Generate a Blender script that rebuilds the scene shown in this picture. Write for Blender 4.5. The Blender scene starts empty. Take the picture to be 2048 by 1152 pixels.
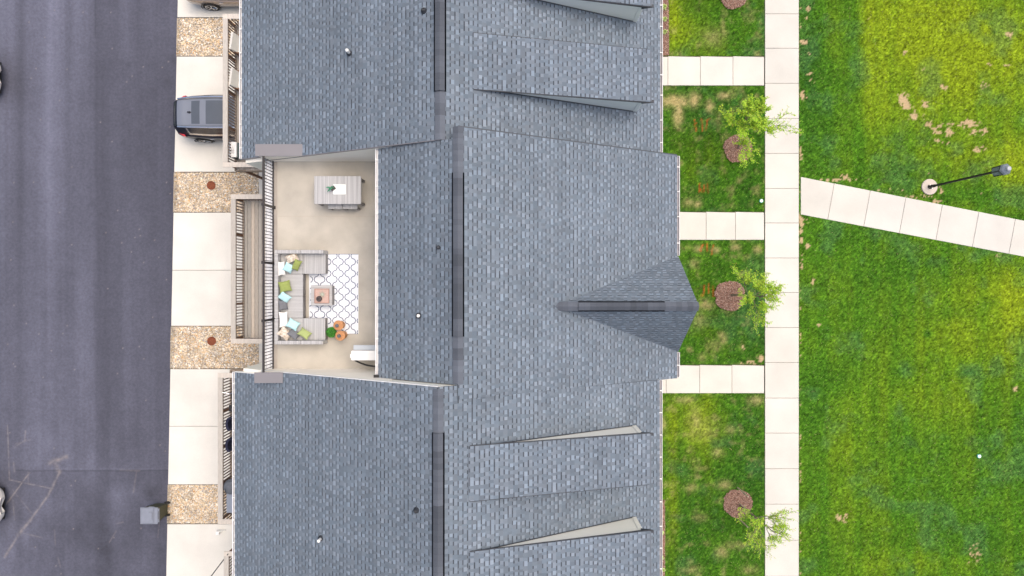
import bpy, math, random
import numpy as np
from mathutils import Vector
R = math.radians
random.seed(7); rng = np.random.default_rng(7)
S = bpy.context.scene; COL = S.collection

# ------------------------------------------------------------------ camera, light
H = 31.0; F = 1365.0; CX = 1024.0; CY = 567.0      # drone height, focal length in photo pixels, nadir point
cd = bpy.data.cameras.new("camera"); cam = bpy.data.objects.new("camera", cd); COL.objects.link(cam)
cam.location = (0, 0, H); cam.rotation_euler = (0, 0, 0)
cd.sensor_width = 36; cd.lens = 36 * F / 2048; cd.shift_y = -9 / 2048; cd.clip_end = 2000; cd.clip_start = .1
S.camera = cam
w = bpy.data.worlds.new("World"); S.world = w; w.use_nodes = True
nt = w.node_tree; bg = nt.nodes['Background']; sky = nt.nodes.new('ShaderNodeTexSky')
sky.sky_type = 'NISHITA'; sky.sun_disc = False; sky.sun_elevation = R(71); sky.sun_rotation = R(55)
sky.air_density = 1.0; sky.dust_density = 7.0; sky.ozone_density = .6
nt.links.new(sky.outputs[0], bg.inputs[0]); bg.inputs[1].default_value = 0.15
sd = bpy.data.lights.new("sun", 'SUN'); so = bpy.data.objects.new("sun", sd); COL.objects.link(so)
sd.energy = .75; sd.angle = R(60); sd.color = (1, .95, .87)
az = R(55); el = R(71)
sv = Vector((math.sin(az) * math.cos(el), math.cos(az) * math.cos(el), math.sin(el)))
so.rotation_euler = sv.to_track_quat('Z', 'Y').to_euler()
S.view_settings.view_transform = 'Standard'; S.view_settings.look = 'None'
S.view_settings.exposure = 0.50; S.view_settings.gamma = 1; S.view_settings.use_curve_mapping = False

# ------------------------------------------------------------------ helpers
def W(x, y, z=0.0):
    """ground position of a photo point lying at height z"""
    D = H - z
    return ((x - CX) * D / F, (CY - y) * D / F, z)
def WX(x, z=0.0): return (x - CX) * (H - z) / F
def WY(y, z=0.0): return (CY - y) * (H - z) / F

def link(o, parent=None):
    COL.objects.link(o)
    if parent: o.parent = parent
    return o
def tag(o, label=None, cat=None, group=None, kind=None):
    if label: o['label'] = label
    if cat: o['category'] = cat
    if group: o['group'] = group
    if kind: o['kind'] = kind
    return o
def empty(name, loc=(0, 0, 0), rz=0, **k):
    o = bpy.data.objects.new(name, None); o.empty_display_size = .2
    link(o); o.location = loc; o.rotation_euler = (0, 0, rz); tag(o, **k); return o
def children(o): return [c for c in COL.objects if c.parent == o]
def copy_tree(o, parent=None):
    c = o.copy(); COL.objects.link(c); c.parent = parent
    for ch in children(o): copy_tree(ch, c)
    return c

class MB:
    def __init__(s): s.v = []; s.f = []; s.c = []; s.hasc = False
    def add(s, vs, fs, col=None):
        n = len(s.v); s.v += [tuple(p) for p in vs]
        for f in fs:
            s.f.append(tuple(i + n for i in f)); s.c.append(col or (1, 1, 1))
        if col: s.hasc = True
        return s
    def box(s, x0, y0, z0, x1, y1, z1, col=None, bev=0):
        if x0 > x1: x0, x1 = x1, x0
        if y0 > y1: y0, y1 = y1, y0
        if bev:
            b = bev
            v = []
            for (z, i) in ((z0, b), (z0 + b, 0), (z1 - b, 0), (z1, b)):
                c = b if i == 0 else b
                if i == 0: pts = [(x0 + b, y0), (x1 - b, y0), (x1, y0 + b), (x1, y1 - b), (x1 - b, y1), (x0 + b, y1), (x0, y1 - b), (x0, y0 + b)]
                else: pts = [(x0 + b, y0 + b * .4), (x1 - b, y0 + b * .4), (x1 - b * .4, y0 + b), (x1 - b * .4, y1 - b), (x1 - b, y1 - b * .4), (x0 + b, y1 - b * .4), (x0 + b * .4, y1 - b), (x0 + b * .4, y0 + b)]
                v += [(a, c2, z) for a, c2 in pts]
            f = [tuple(range(7, -1, -1)), tuple(range(24, 32))]
            for r in range(3):
                for k in range(8): f.append((r * 8 + k, r * 8 + (k + 1) % 8, r * 8 + 8 + (k + 1) % 8, r * 8 + 8 + k))
            return s.add(v, f, col)
        v = [(x0, y0, z0), (x1, y0, z0), (x1, y1, z0), (x0, y1, z0), (x0, y0, z1), (x1, y0, z1), (x1, y1, z1), (x0, y1, z1)]
        return s.add(v, [(3, 2, 1, 0), (4, 5, 6, 7), (0, 1, 5, 4), (1, 2, 6, 5), (2, 3, 7, 6), (3, 0, 4, 7)], col)
    def tube(s, p, q, r0, r1=None, n=8, col=None, cap=True):
        p = Vector(p); q = Vector(q); r1 = r0 if r1 is None else r1
        d = (q - p).normalized(); a = d.orthogonal().normalized(); b = d.cross(a)
        v = []
        for c, r in ((p, r0), (q, r1)):
            for k in range(n):
                t = 2 * math.pi * k / n; v.append(c + (a * math.cos(t) + b * math.sin(t)) * r)
        f = [(k, (k + 1) % n, n + (k + 1) % n, n + k) for k in range(n)]
        if cap: f += [tuple(range(n - 1, -1, -1)), tuple(range(n, 2 * n))]
        return s.add(v, f, col)
    def path(s, pts, r, n=6, col=None):
        for a, b in zip(pts[:-1], pts[1:]): s.tube(a, b, r, r, n, col)
        return s
    def lathe(s, prof, c=(0, 0, 0), n=16, col=None, ph=0.0):
        v = []; m = len(prof)
        for r, z in prof:
            for k in range(n):
                t = 2 * math.pi * k / n + ph; v.append((c[0] + r * math.cos(t), c[1] + r * math.sin(t), c[2] + z))
        f = []
        for i in range(m - 1):
            for k in range(n): f.append((i * n + k, i * n + (k + 1) % n, (i + 1) * n + (k + 1) % n, (i + 1) * n + k))
        f += [tuple(range(n - 1, -1, -1)), tuple(range((m - 1) * n, m * n))]
        return s.add(v, f, col)
    def prism(s, poly, axis, a, b, col=None):
        """poly in the plane, extruded along an axis ('y': poly is (x,z); 'x': poly is (y,z); 'z': poly is (x,y))"""
        n = len(poly)
        def P(p, t): return (p[0], t, p[1]) if axis == 'y' else ((t, p[0], p[1]) if axis == 'x' else (p[0], p[1], t))
        v = [P(p, a) for p in poly] + [P(p, b) for p in poly]
        f = [tuple(range(n)), tuple(range(2 * n - 1, n - 1, -1))] + [(k, n + k, n + (k + 1) % n, (k + 1) % n) for k in range(n)]
        return s.add(v, f, col)
    def quad(s, a, b, c, d, col=None): return s.add([a, b, c, d], [(0, 1, 2, 3)], col)
    def build(s, name, mat, parent=None, smooth=False, **k):
        me = bpy.data.meshes.new(name); me.from_pydata(s.v, [], s.f)
        if s.hasc:
            at = me.attributes.new('Col', 'FLOAT_COLOR', 'CORNER')
            cnt = np.array([len(f) for f in s.f]); c = np.array(s.c, dtype=np.float32)
            c = np.repeat(np.hstack([c, np.ones((len(c), 1), np.float32)]), cnt, axis=0)
            at.data.foreach_set('color', c.ravel())
        me.materials.append(mat)
        if smooth: me.polygons.foreach_set('use_smooth', [True] * len(me.polygons))
        me.update()
        o = bpy.data.objects.new(name, me); link(o, parent); tag(o, **k); return o

def np_mesh(name, V, Fc, mat, cols=None, parent=None, smooth=False, **k):
    """V (n,3), Fc (m,3|4) arrays, cols per vertex (n,3)"""
    me = bpy.data.meshes.new(name); n = len(V); m, q = Fc.shape
    me.vertices.add(n); me.vertices.foreach_set('co', np.asarray(V, np.float32).ravel())
    me.loops.add(m * q); me.loops.foreach_set('vertex_index', Fc.astype(np.int32).ravel())
    me.polygons.add(m); me.polygons.foreach_set('loop_start', np.arange(0, m * q, q, dtype=np.int32))
    try: me.polygons.foreach_set('loop_total', np.full(m, q, np.int32))
    except Exception: pass
    if smooth: me.polygons.foreach_set('use_smooth', np.ones(m, bool))
    if cols is not None:
        at = me.attributes.new('Col', 'FLOAT_COLOR', 'POINT')
        at.data.foreach_set('color', np.hstack([cols, np.ones((n, 1))]).astype(np.float32).ravel())
    me.materials.append(mat); me.update(calc_edges=True); me.validate()
    o = bpy.data.objects.new(name, me); link(o, parent); tag(o, **k); return o

def mat(name, col, rough=.6, var=.0, vscale=3.0, bump=0.0, bscale=60.0, metal=0.0, attr=False, detail=4, stretch=None,
        col2=None, spec=.5, trans=0.0, lines=None, coat=0.0, var2=0.0, v2scale=40.0):
    m = bpy.data.materials.new(name); m.use_nodes = True; t = m.node_tree; N = t.nodes; L = t.links
    b = N['Principled BSDF']; b.inputs['Roughness'].default_value = rough; b.inputs['Metallic'].default_value = metal
    b.inputs['Specular IOR Level'].default_value = spec
    if coat: b.inputs['Coat Weight'].default_value = coat; b.inputs['Coat Roughness'].default_value = .05
    if trans: b.inputs['Transmission Weight'].default_value = trans
    tc = N.new('ShaderNodeTexCoord'); mp = N.new('ShaderNodeMapping'); L.new(tc.outputs['Object'], mp.inputs[0])
    if stretch: mp.inputs['Scale'].default_value = stretch
    src = None
    if attr:
        a = N.new('ShaderNodeAttribute'); a.attribute_name = 'Col'
        mx = N.new('ShaderNodeMix'); mx.data_type = 'RGBA'; mx.blend_type = 'MULTIPLY'; mx.inputs[0].default_value = 1
        L.new(a.outputs['Color'], mx.inputs[6]); mx.inputs[7].default_value = (*col, 1); src = mx.outputs[2]
    else:
        rg = N.new('ShaderNodeRGB'); rg.outputs[0].default_value = (*col, 1); src = rg.outputs[0]
    for (va, sc, de) in ((var, vscale, detail), (var2, v2scale, 2)):
        if va:
            n = N.new('ShaderNodeTexNoise'); n.inputs['Scale'].default_value = sc; n.inputs['Detail'].default_value = de
            L.new(mp.outputs[0], n.inputs['Vector'])
            r = N.new('ShaderNodeMapRange'); r.inputs[1].default_value = .25; r.inputs[2].default_value = .75
            r.inputs[3].default_value = 1 - va; r.inputs[4].default_value = 1 + va; r.clamp = False
            L.new(n.outputs[0], r.inputs[0])
            if col2 and va == var:
                mx = N.new('ShaderNodeMix'); mx.data_type = 'RGBA'; r.inputs[3].default_value = 0; r.inputs[4].default_value = 1; r.clamp = True
                L.new(r.outputs[0], mx.inputs[0]); L.new(src, mx.inputs[6]); mx.inputs[7].default_value = (*col2, 1); src = mx.outputs[2]
            else:
                vm = N.new('ShaderNodeVectorMath'); vm.operation = 'SCALE'; L.new(src, vm.inputs[0]); L.new(r.outputs[0], vm.inputs[3]); src = vm.outputs[0]
    L.new(src, b.inputs['Base Color'])
    if bump:
        n = N.new('ShaderNodeTexNoise'); n.inputs['Scale'].default_value = bscale; n.inputs['Detail'].default_value = 3
        L.new(mp.outputs[0], n.inputs['Vector'])
        bp = N.new('ShaderNodeBump'); bp.inputs['Strength'].default_value = bump; bp.inputs['Distance'].default_value = .02
        hsrc = n.outputs[0]
        L.new(hsrc, bp.inputs['Height']); L.new(bp.outputs[0], b.inputs['Normal'])
    if lines:                      # horizontal siding laps / weave: (axis, metres per repeat, strength)
        ax, per, st = lines
        sx = N.new('ShaderNodeSeparateXYZ'); L.new(tc.outputs['Object'], sx.inputs[0])
        d = N.new('ShaderNodeMath'); d.operation = 'DIVIDE'; L.new(sx.outputs['XYZ'.index(ax)], d.inputs[0]); d.inputs[1].default_value = per
        fr = N.new('ShaderNodeMath'); fr.operation = 'FRACT'; L.new(d.outputs[0], fr.inputs[0])
        bp = N.new('ShaderNodeBump'); bp.inputs['Strength'].default_value = st; bp.inputs['Distance'].default_value = .012
        L.new(fr.outputs[0], bp.inputs['Height']); L.new(bp.outputs[0], b.inputs['Normal'])
        if st > .7:
            nn = N.new('ShaderNodeTexNoise'); nn.inputs['Scale'].default_value = 1.0; nn.inputs['Detail'].default_value = 1; ms = N.new('ShaderNodeMapping')
            ms.inputs['Scale'].default_value = tuple(1 / per * 1.5 if 'XYZ'[i] == ax else .4 for i in range(3)); L.new(tc.outputs['Object'], ms.inputs[0]); L.new(ms.outputs[0], nn.inputs['Vector'])
            r2 = N.new('ShaderNodeMapRange'); r2.inputs[1].default_value = .3; r2.inputs[2].default_value = .7; r2.inputs[3].default_value = .80; r2.inputs[4].default_value = 1.14; L.new(nn.outputs[0], r2.inputs[0])
            vm = N.new('ShaderNodeVectorMath'); vm.operation = 'SCALE'; L.new(src, vm.inputs[0]); L.new(r2.outputs[0], vm.inputs[3]); L.new(vm.outputs[0], b.inputs['Base Color'])
    return m

# numpy value noise
_G = rng.random((256, 256))
def vn(x, y):
    xi = np.floor(x).astype(int); yi = np.floor(y).astype(int); fx = x - xi; fy = y - yi
    fx = fx * fx * (3 - 2 * fx); fy = fy * fy * (3 - 2 * fy)
    g = lambda a, b: _G[a % 256, b % 256]
    return (g(xi, yi) * (1 - fx) + g(xi + 1, yi) * fx) * (1 - fy) + (g(xi, yi + 1) * (1 - fx) + g(xi + 1, yi + 1) * fx) * fy
def fbm(x, y, s, o=4):
    r = 0; a = .5; t = 0
    for k in range(o):
        r = r + a * vn(x * s * 2 ** k + 17.3 * k, y * s * 2 ** k + 9.1 * k); t += a; a *= .55
    return r / t
def sstep(a, b, x):
    t = np.clip((x - a) / (b - a), 0, 1); return t * t * (3 - 2 * t)

# ------------------------------------------------------------------ materials
M = {}
M['conc'] = mat('concrete', (.585, .568, .520), .85, var=.085, vscale=.7, var2=.03, v2scale=25, bump=.08, bscale=120, attr=True)
M['conc_dk'] = mat('joint_soil', (.14, .12, .09), .95, var=.2, vscale=6)
M['terr'] = mat('terrace_coating', (.43, .40, .345), .8, var=.17, vscale=1.3, var2=.03, v2scale=30, bump=.1, bscale=90)
M['asph'] = mat('asphalt', (1, 1, 1), .9, attr=True, var=.16, vscale=9, var2=.40, v2scale=70, bump=.5, bscale=180)
M['soil'] = mat('thatch', (1, 1, 1), 1.0, attr=True, var=.18, vscale=18, var2=.3, v2scale=70, spec=.1)
M['grass'] = mat('grass_blades', (1, 1, 1), .75, attr=True, spec=.15)
M['ground'] = mat('field', (.05, .10, .012), 1, var=.3, vscale=.3)
M['shingle'] = mat('asphalt_shingle', (1, 1, 1), .95, attr=True, var=.10, vscale=.7, var2=.12, v2scale=90, spec=.2, bump=.3, bscale=200)
M['underlay'] = mat('roof_underlay', (.12, .14, .17), .9, var=.1)
M['black'] = mat('black_metal', (.010, .010, .011), .6, var=.15, vscale=9)
M['rail'] = mat('bronze_black_rail', (.022, .017, .018), .4, var=.2, vscale=6)
M['white'] = mat('white_vinyl', (.78, .78, .76), .5, var=.03, vscale=2)
M['siding'] = mat('white_siding', (.93, .90, .80), .6, var=.02, vscale=1, lines=('Z', .1, .35))
M['siding_shade'] = mat('shaded_white_siding', (.78, .80, .76), .6, var=.03, vscale=1, lines=('Z', .1, .35))  # greyer copy of the siding: shade coloured into the south-facing dormer sides
M['stucco'] = mat('cream_party_wall', (.92, .875, .78), .8, var=.03, vscale=1)
M['capmetal'] = mat('brown_coping', (.185, .178, .19), .5, var=.03, vscale=2)
M['slot'] = mat('vent_slot_dark', (.004, .004, .005), 1, spec=0)
M['gutter'] = mat('gutter_white', (.74, .74, .75), .4, var=.05, vscale=5)
M['gutter_in'] = mat('gutter_inside', (.33, .31, .32), .6, var=.2, vscale=6)
M['wood'] = mat('weathered_deck_wood', (.43, .39, .345), .85, attr=True, var=.16, vscale=7, stretch=(6, .7, 2), var2=.10, v2scale=30)
M['woodred'] = mat('reddish_timber', (.20, .10, .055), .8, var=.25, vscale=8)
M['stone'] = mat('river_stone', (1, 1, 1), .8, attr=True, var=.1, vscale=60)
M['gravel_bed'] = mat('gravel_bed', (.40, .34, .26), 1, var=.4, vscale=30)
M['mulch'] = mat('mulch_chips', (1, 1, 1), .95, attr=True, spec=.1)
M['mulch_bed'] = mat('mulch_bed', (.07, .045, .035), 1, var=.4, vscale=30)
M['leaf'] = mat('tree_leaves', (1, 1, 1), .6, attr=True, spec=.3)
M['bark'] = mat('bark', (.20, .165, .13), .9, var=.3, vscale=20, bump=.5, bscale=60)
M['wicker'] = mat('grey_wicker', (.44, .435, .43), .75, var=.08, vscale=50, lines=('Y', .045, .9))
M['wickerx'] = mat('grey_wicker_across', (.44, .435, .43), .75, var=.08, vscale=50, lines=('X', .045, .9))
M['wicker_dk'] = mat('wicker_side', (.30, .28, .27), .8, var=.15, vscale=60, lines=('Z', .03, .8))
M['glass'] = mat('dark_glass', (.03, .035, .045), .12, spec=.8)
M['paint_dk'] = mat('midnight_car_paint', (.008, .010, .022), .3, var=.1, vscale=2, spec=.35)
M['roof_car'] = mat('sky_reflection_car_roof', (.17, .19, .235), .45, var=.04, vscale=2)  # grey stands for sky reflected in the SUV roof
M['glass_roof'] = mat('grey_roof_glass', (.07, .085, .11), .45, var=.05, vscale=3)
M['paint_tp'] = mat('taupe_car_paint', (.30, .25, .22), .25, metal=.3, var=.05, vscale=2, coat=.8)
M['paint_wh'] = mat('white_car_paint', (.72, .70, .66), .3, var=.02, vscale=2, coat=.6)
M['chrome'] = mat('satin_chrome', (.68, .69, .72), .22, metal=1)
M['tyre'] = mat('tyre_rubber', (.02, .02, .02), .85, var=.2, vscale=20)
M['redlens'] = mat('red_lens', (.55, .01, .015), .2, coat=1)
M['rust'] = mat('rusty_iron', (.22, .065, .03), .9, var=.35, vscale=22, bump=.6, bscale=60)
M['bin'] = mat('bin_lid_plastic', (.20, .22, .27), .5, var=.08, vscale=5)
M['bin_g'] = mat('bin_body_plastic', (.055, .06, .035), .6, var=.2, vscale=5)
M['leafspike'] = mat('succulent_green', (.05, .22, .12), .5, var=.2, vscale=20)
M['topiary'] = mat('boxwood', (1, 1, 1), .7, attr=True)
M['rattan'] = mat('woven_tan', (.55, .27, .12), .7, var=.25, vscale=30, bump=.6, bscale=60)
M['rug'] = mat('white_rug', (.72, .75, .80), .95, var=.03, vscale=20, bump=.3, bscale=250)
M['navy'] = mat('navy_weave', (.035, .06, .14), .9, var=.3, vscale=30)
M['paper'] = mat('white_ceramic', (.74, .78, .75), .35, var=.03, vscale=8)
M['tray'] = mat('rose_wood_tray', (.48, .33, .28), .7, var=.2, vscale=15, stretch=(1, 8, 1))
M['c_white'] = mat('white_cushion', (.80, .79, .76), .9, var=.04, vscale=12, bump=.25, bscale=14)
M['c_aqua'] = mat('aqua_cushion', (.42, .66, .68), .9, var=.08, vscale=14, bump=.25, bscale=14)
M['c_green'] = mat('olive_cushion', (.25, .30, .085), .9, var=.1, vscale=14, bump=.25, bscale=14)
M['c_lime'] = mat('sage_cushion', (.33, .39, .15), .9, var=.1, vscale=14, bump=.25, bscale=14)
M['c_grey'] = mat('slate_cushion', (.15, .155, .17), .9, var=.15, vscale=14, bump=.25, bscale=14)
M['c_floral'] = mat('floral_cushion', (.76, .73, .66), .9, var=.9, vscale=13, col2=(.30, .21, .12), detail=2)
M['plastic_w'] = mat('white_plastic', (.78, .78, .77), .45, var=.02, vscale=5)
M['cushion_cream'] = mat('cream_vinyl', (.74, .72, .67), .6, var=.03, vscale=5)
M['navycloth'] = mat('navy_fabric', (.012, .014, .04), .85, var=.2, vscale=12)
M['gcover'] = mat('charcoal_cover', (.10, .11, .13), .7, var=.2, vscale=10, bump=.5, bscale=12)
M['gshelf'] = mat('slate_metal', (.22, .25, .31), .45, var=.06, vscale=5)
M['hosta'] = mat('hosta_leaf', (.42, .52, .17), .6, var=.2, vscale=20)
M['stake'] = mat('stake_wood', (.42, .35, .27), .9, var=.2, vscale=20)
M['redpaint'] = mat('red_marking', (.6, .05, .02), .9)
M['teal'] = mat('teal_plastic', (.10, .50, .42), .5, var=.1)
M['lantern'] = mat('lantern_panel', (.20, .23, .28), .25, var=.1, vscale=4)
M['flash'] = mat('pipe_boot', (.03, .035, .045), .6, var=.2)
M['basket'] = mat('dark_bronze', (.06, .045, .045), .5, var=.2, vscale=30)

# ------------------------------------------------------------------ ground, road, paths
gm = MB(); gm.quad((-300, -300, -.10), (300, -300, -.10), (300, 300, -.10), (-300, 300, -.10)); gm.build('ground', M['ground'], kind='structure')

def seg_d(x, y, a, b):
    ax, ay = a; bx, by = b; dx, dy = bx - ax, by - ay; L2 = dx * dx + dy * dy
    t = np.clip(((x - ax) * dx + (y - ay) * dy) / L2, 0, 1)
    return np.hypot(x - ax - t * dx, y - ay - t * dy), t
def grid_sheet(name, x0, x1, y0, y1, step, z, m, cfun, xedge=None, **k):
    nx = int((x1 - x0) / step) + 1; ny = int((y1 - y0) / step) + 1
    xs = np.linspace(0, 1, nx); ys = np.linspace(y0, y1, ny); Y, T = np.meshgrid(ys, xs, indexing='ij')
    X = x0 + (x1 - x0) * T if xedge is None else x0 + (xedge(Y) - x0) * T
    V = np.stack([X.ravel(), Y.ravel(), np.full(X.size, z)], 1)
    i = np.arange((ny - 1) * (nx - 1)); r = i // (nx - 1); c = i % (nx - 1); a = r * nx + c
    Fc = np.stack([a, a + 1, a + nx + 1, a + nx], 1)
    return np_mesh(name, V, Fc, m, cols=cfun(X.ravel(), Y.ravel()), **k)
def px_of(X, Y): return X * F / H + CX, CY - Y * F / H
def road_edge(Y): return ((355 - .0199 * (CY - Y * F / H)) - CX) * H / F
def asph_col(X, Y):
    px, py = px_of(X, Y)
    b = .100 + .05 * (fbm(X, Y * .5, .3) - .5) + .02 * (fbm(X, Y, 2.2) - .5)
    b = b * (1 + .30 * (vn(px / 23.0, np.full_like(px, 3.3) + Y * .12) - .5) + .12 * (vn(px / 6.0, 40 + Y * .15) - .5))   # paver streaks along the road
    b = b * (1 - .13 * sstep(938, 946, py)); b = b * (1 - .25 * sstep(184, 196, px + 3 * vn(Y * .5, Y * 0)) * (1 - .4 * sstep(900, 945, py)))
    b = b * (1 - .22 * np.exp(-((px - 190) / 1.6) ** 2) * (py < 75))
    b = b * (1 + .25 * np.exp(-((px - 100) / 11) ** 2) * (1 - sstep(500, 900, py)) - .18 * np.exp(-((px - 42) / 9) ** 2) * (1 - sstep(300, 600, py)))
    b = b * (1 - .1 * np.exp(-((px - 38) / 8) ** 2) - .12 * np.exp(-((px - 180) / 12) ** 2) * sstep(700, 850, py))
    low = sstep(800, 1000, py); b = b * (1 + low * .75 * (fbm(X, Y * .7, 1.0) - .45))
    for (c, r, a) in (((345, 120), 9, -.25), ((332, 165), 8, -.18), ((255, 130), 5, -.2), ((10, 165), 40, -.22), ((4, 120), 24, -.2), ((300, 985), 16, -.35), ((185, 1120), 22, .3), ((215, 1105), 20, -.2), ((230, 985), 18, .2), ((270, 985), 14, .25), ((215, 1095), 26, .12)):  # two blobs at upper left paint the shadow around the white car
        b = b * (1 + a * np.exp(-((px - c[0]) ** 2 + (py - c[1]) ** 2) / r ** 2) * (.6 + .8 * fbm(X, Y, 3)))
    d = np.abs(py - 941 - 1.5 * vn(px / 20, px * 0)); b = b * (1 - .3 * np.exp(-(d / 1.6) ** 2) * (px > 30) + .14 * np.exp(-((py - 938) / 2.0) ** 2) * (px > 100))
    col = np.stack([b * .94, b * .98, b * 1.36], 1)
    tan = np.array([.36, .31, .28])
    strokes = [((8, 1115), (35, 1072), 2.6, .45), ((35, 1072), (60, 1040), 3.2, .6), ((60, 1040), (95, 992), 2.2, .45), ((95, 992), (118, 945), 2.2, .45), ((118, 945), (108, 924), 3.5, .5),
               ((100, 926), (132, 914), 4.5, .55), ((12, 1008), (58, 946), 1.6, .7), ((14, 850), (18, 960), 1.1, .45), ((18, 960), (105, 978), 1.0, .5), ((26, 925), (28, 944), 1.5, .5), ((55, 945), (56, 968), 1.3, .4),
               ((42, 1066), (84, 1076), .8, .4), ((24, 980), (62, 1026), .9, .3), ((50, 862), (48, 885), 1.2, .35), ((28, 895), (50, 880), 1.6, .35), ((272, 945), (266, 985), 1.4, .3), ((115, 1115), (120, 1135), 1.2, .3), ((218, 1085), (232, 1062), 1.2, .3),
               ((232, 1048), (245, 1045), 1.3, .35), ((108, 1060), (110, 1090), .9, .35), ((315, 1075), (318, 1045), .8, .35), ((60, 880), (30, 888), 1.2, .25), ((240, 940), (278, 942), 1.8, .3), ((25, 1000), (28, 1040), 1.0, .3)]
    mk = np.zeros_like(b)
    for a, c, wd, s in strokes:
        d, t = seg_d(px, py, a, c); mk = np.maximum(mk, s * .65 * np.exp(-(d / wd / (.6 + .8 * fbm(X, Y, 2.5))) ** 2) * (-.1 + 1.7 * fbm(X, Y, 5)))
    specks = rng.random((70, 2)) * np.array([340, 1152])
    for sx, sy in specks: mk = np.maximum(mk, .55 * np.exp(-((px - sx) ** 2 + (py - sy) ** 2) / 1.1 ** 2))
    mk = np.clip(mk, 0, 1)[:, None]
    return col * (1 - mk) + tan * mk
grid_sheet('road', -27, WX(355), -19, 19, .035, -.03, M['asph'], asph_col, xedge=road_edge, kind='structure')

def slabs(name, polys, z0=-.06, z1=.03, m='conc', tints=None):
    b = MB(); tn = 1.12 if name in ('driveway', 'garage_apron') else .93  # driveway and apron slabs tinted lighter to offset the building's shade
    for k, p in enumerate(polys):
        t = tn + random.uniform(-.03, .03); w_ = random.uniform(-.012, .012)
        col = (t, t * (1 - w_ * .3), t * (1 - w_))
        cx = sum(q[0] for q in p) / len(p); cy = sum(q[1] for q in p) / len(p); n = len(p)
        def sh(d): return [(q[0] - (q[0] - cx) / max(abs(q[0] - cx), .01) * d, q[1] - (q[1] - cy) / max(abs(q[1] - cy), .01) * d) for q in p]
        o, i = sh(.008), sh(.018)
        v = [(a, c, z0) for a, c in o] + [(a, c, z1 - .008) for a, c in o] + [(a, c, z1) for a, c in i]
        f = [tuple(range(2 * n, 3 * n))] + [(r * n + j, r * n + (j + 1) % n, (r + 1) * n + (j + 1) % n, (r + 1) * n + j) for r in (0, 1) for j in range(n)]
        b.add(v, f, col)
    return b.build(name, M[m], kind='structure')
def rect(x0, y0, x1, y1): return [(WX(x0), WY(y1)), (WX(x1), WY(y1)), (WX(x1), WY(y0)), (WX(x0), WY(y0))]
# main sidewalk
js = [-250, -180, -111, -42, 28, 97, 167, 237, 307, 377, 446, 516, 585, 655, 725, 796, 866, 937, 1008, 1080, 1152, 1222, 1292, 1362]
slabs('sidewalk', [rect(1529.5, a, 1597.5, b) for a, b in zip(js[:-1], js[1:])])
sb = MB(); sb.box(WX(1530.5), WY(1380), -.09, WX(1596.5), WY(-260), .012)
for y0, y1, xs0 in ((112, 170, 1300), (423, 479, 1340), (729, 785, 1300)): sb.box(WX(xs0), WY(y1 - 1), -.09, WX(1527), WY(y0 + 1), .012)
sb.build('path_joints', M['conc_dk'], kind='structure')
for (y0, y1, xs) in ((112.5, 170.5, [1270, 1335.5, 1400.5, 1465.5, 1528]), (423.5, 479, [1300, 1352, 1412, 1470.5, 1528]), (729.5, 785.5, [1260, 1332, 1399, 1463.5, 1528])):
    slabs('front_path', [[(WX(a), WY(y1 + (1 if a > 1300 else 0))), (WX(b), WY(y1 + 1)), (WX(b), WY(y0 + 1.5)), (WX(a), WY(y0))] for a, b in zip(xs[:-1], xs[1:])])
# diagonal path
tp = lambda x: 353.5 + .196 * (x - 1600); bt = lambda x: 429 + .189 * (x - 1600)
jx = [1601, 1668, 1740, 1811, 1884, 1957, 2030, 2104, 2178, 2252, 2326]
dp = []
for a, b in zip(jx[:-1], jx[1:]):
    sa = 0 if a == 1601 else 13
    dp.append([(WX(a - sa), WY(bt(a - sa))), (WX(b - 13), WY(bt(b - 13))), (WX(b), WY(tp(b))), (WX(a), WY(tp(a)))])
slabs('park_path', dp)
db = MB(); db.add([(WX(1602), WY(427), .012), (WX(2320), WY(bt(2320) - 2), .012), (WX(2322), WY(tp(2322) + 2), .012), (WX(1602), WY(356), .012)], [(0, 1, 2, 3)]); db.build('path_joints', M['conc_dk'], kind='structure')
# driveways (road edge to garage wall)
def re(y): return WX(355 - .0199 * y)
GX = -11.5
for (ys) in ((-250, -197, 35), (113, 228, 344), (425, 540.5, 652), (738, 852.5, 969), (1048, 1170, 1290)):
    P = []
    for a, b in zip(ys[:-1], ys[1:]):
        P.append([(re(b) + .01, WY(b)), (GX, WY(b)), (GX, WY(a)), (re(a) + .01, WY(a))])
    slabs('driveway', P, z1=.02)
jb = MB(); jb.box(re(600) + .1, WY(1290), -.12, GX - .02, WY(-240), -.05); jb.build('driveway_bed', M['conc_dk'], kind='structure')
ap = MB()
yy = [-250, -120, 36, 112, 228, 344, 425, 540, 652, 738, 852, 969, 1048, 1170, 1290]
slabs('garage_apron', [[(GX, WY(b)), (-8.2, WY(b)), (-8.2, WY(a)), (GX, WY(a))] for a, b in zip(yy[:-1], yy[1:])], z1=.024)

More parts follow.
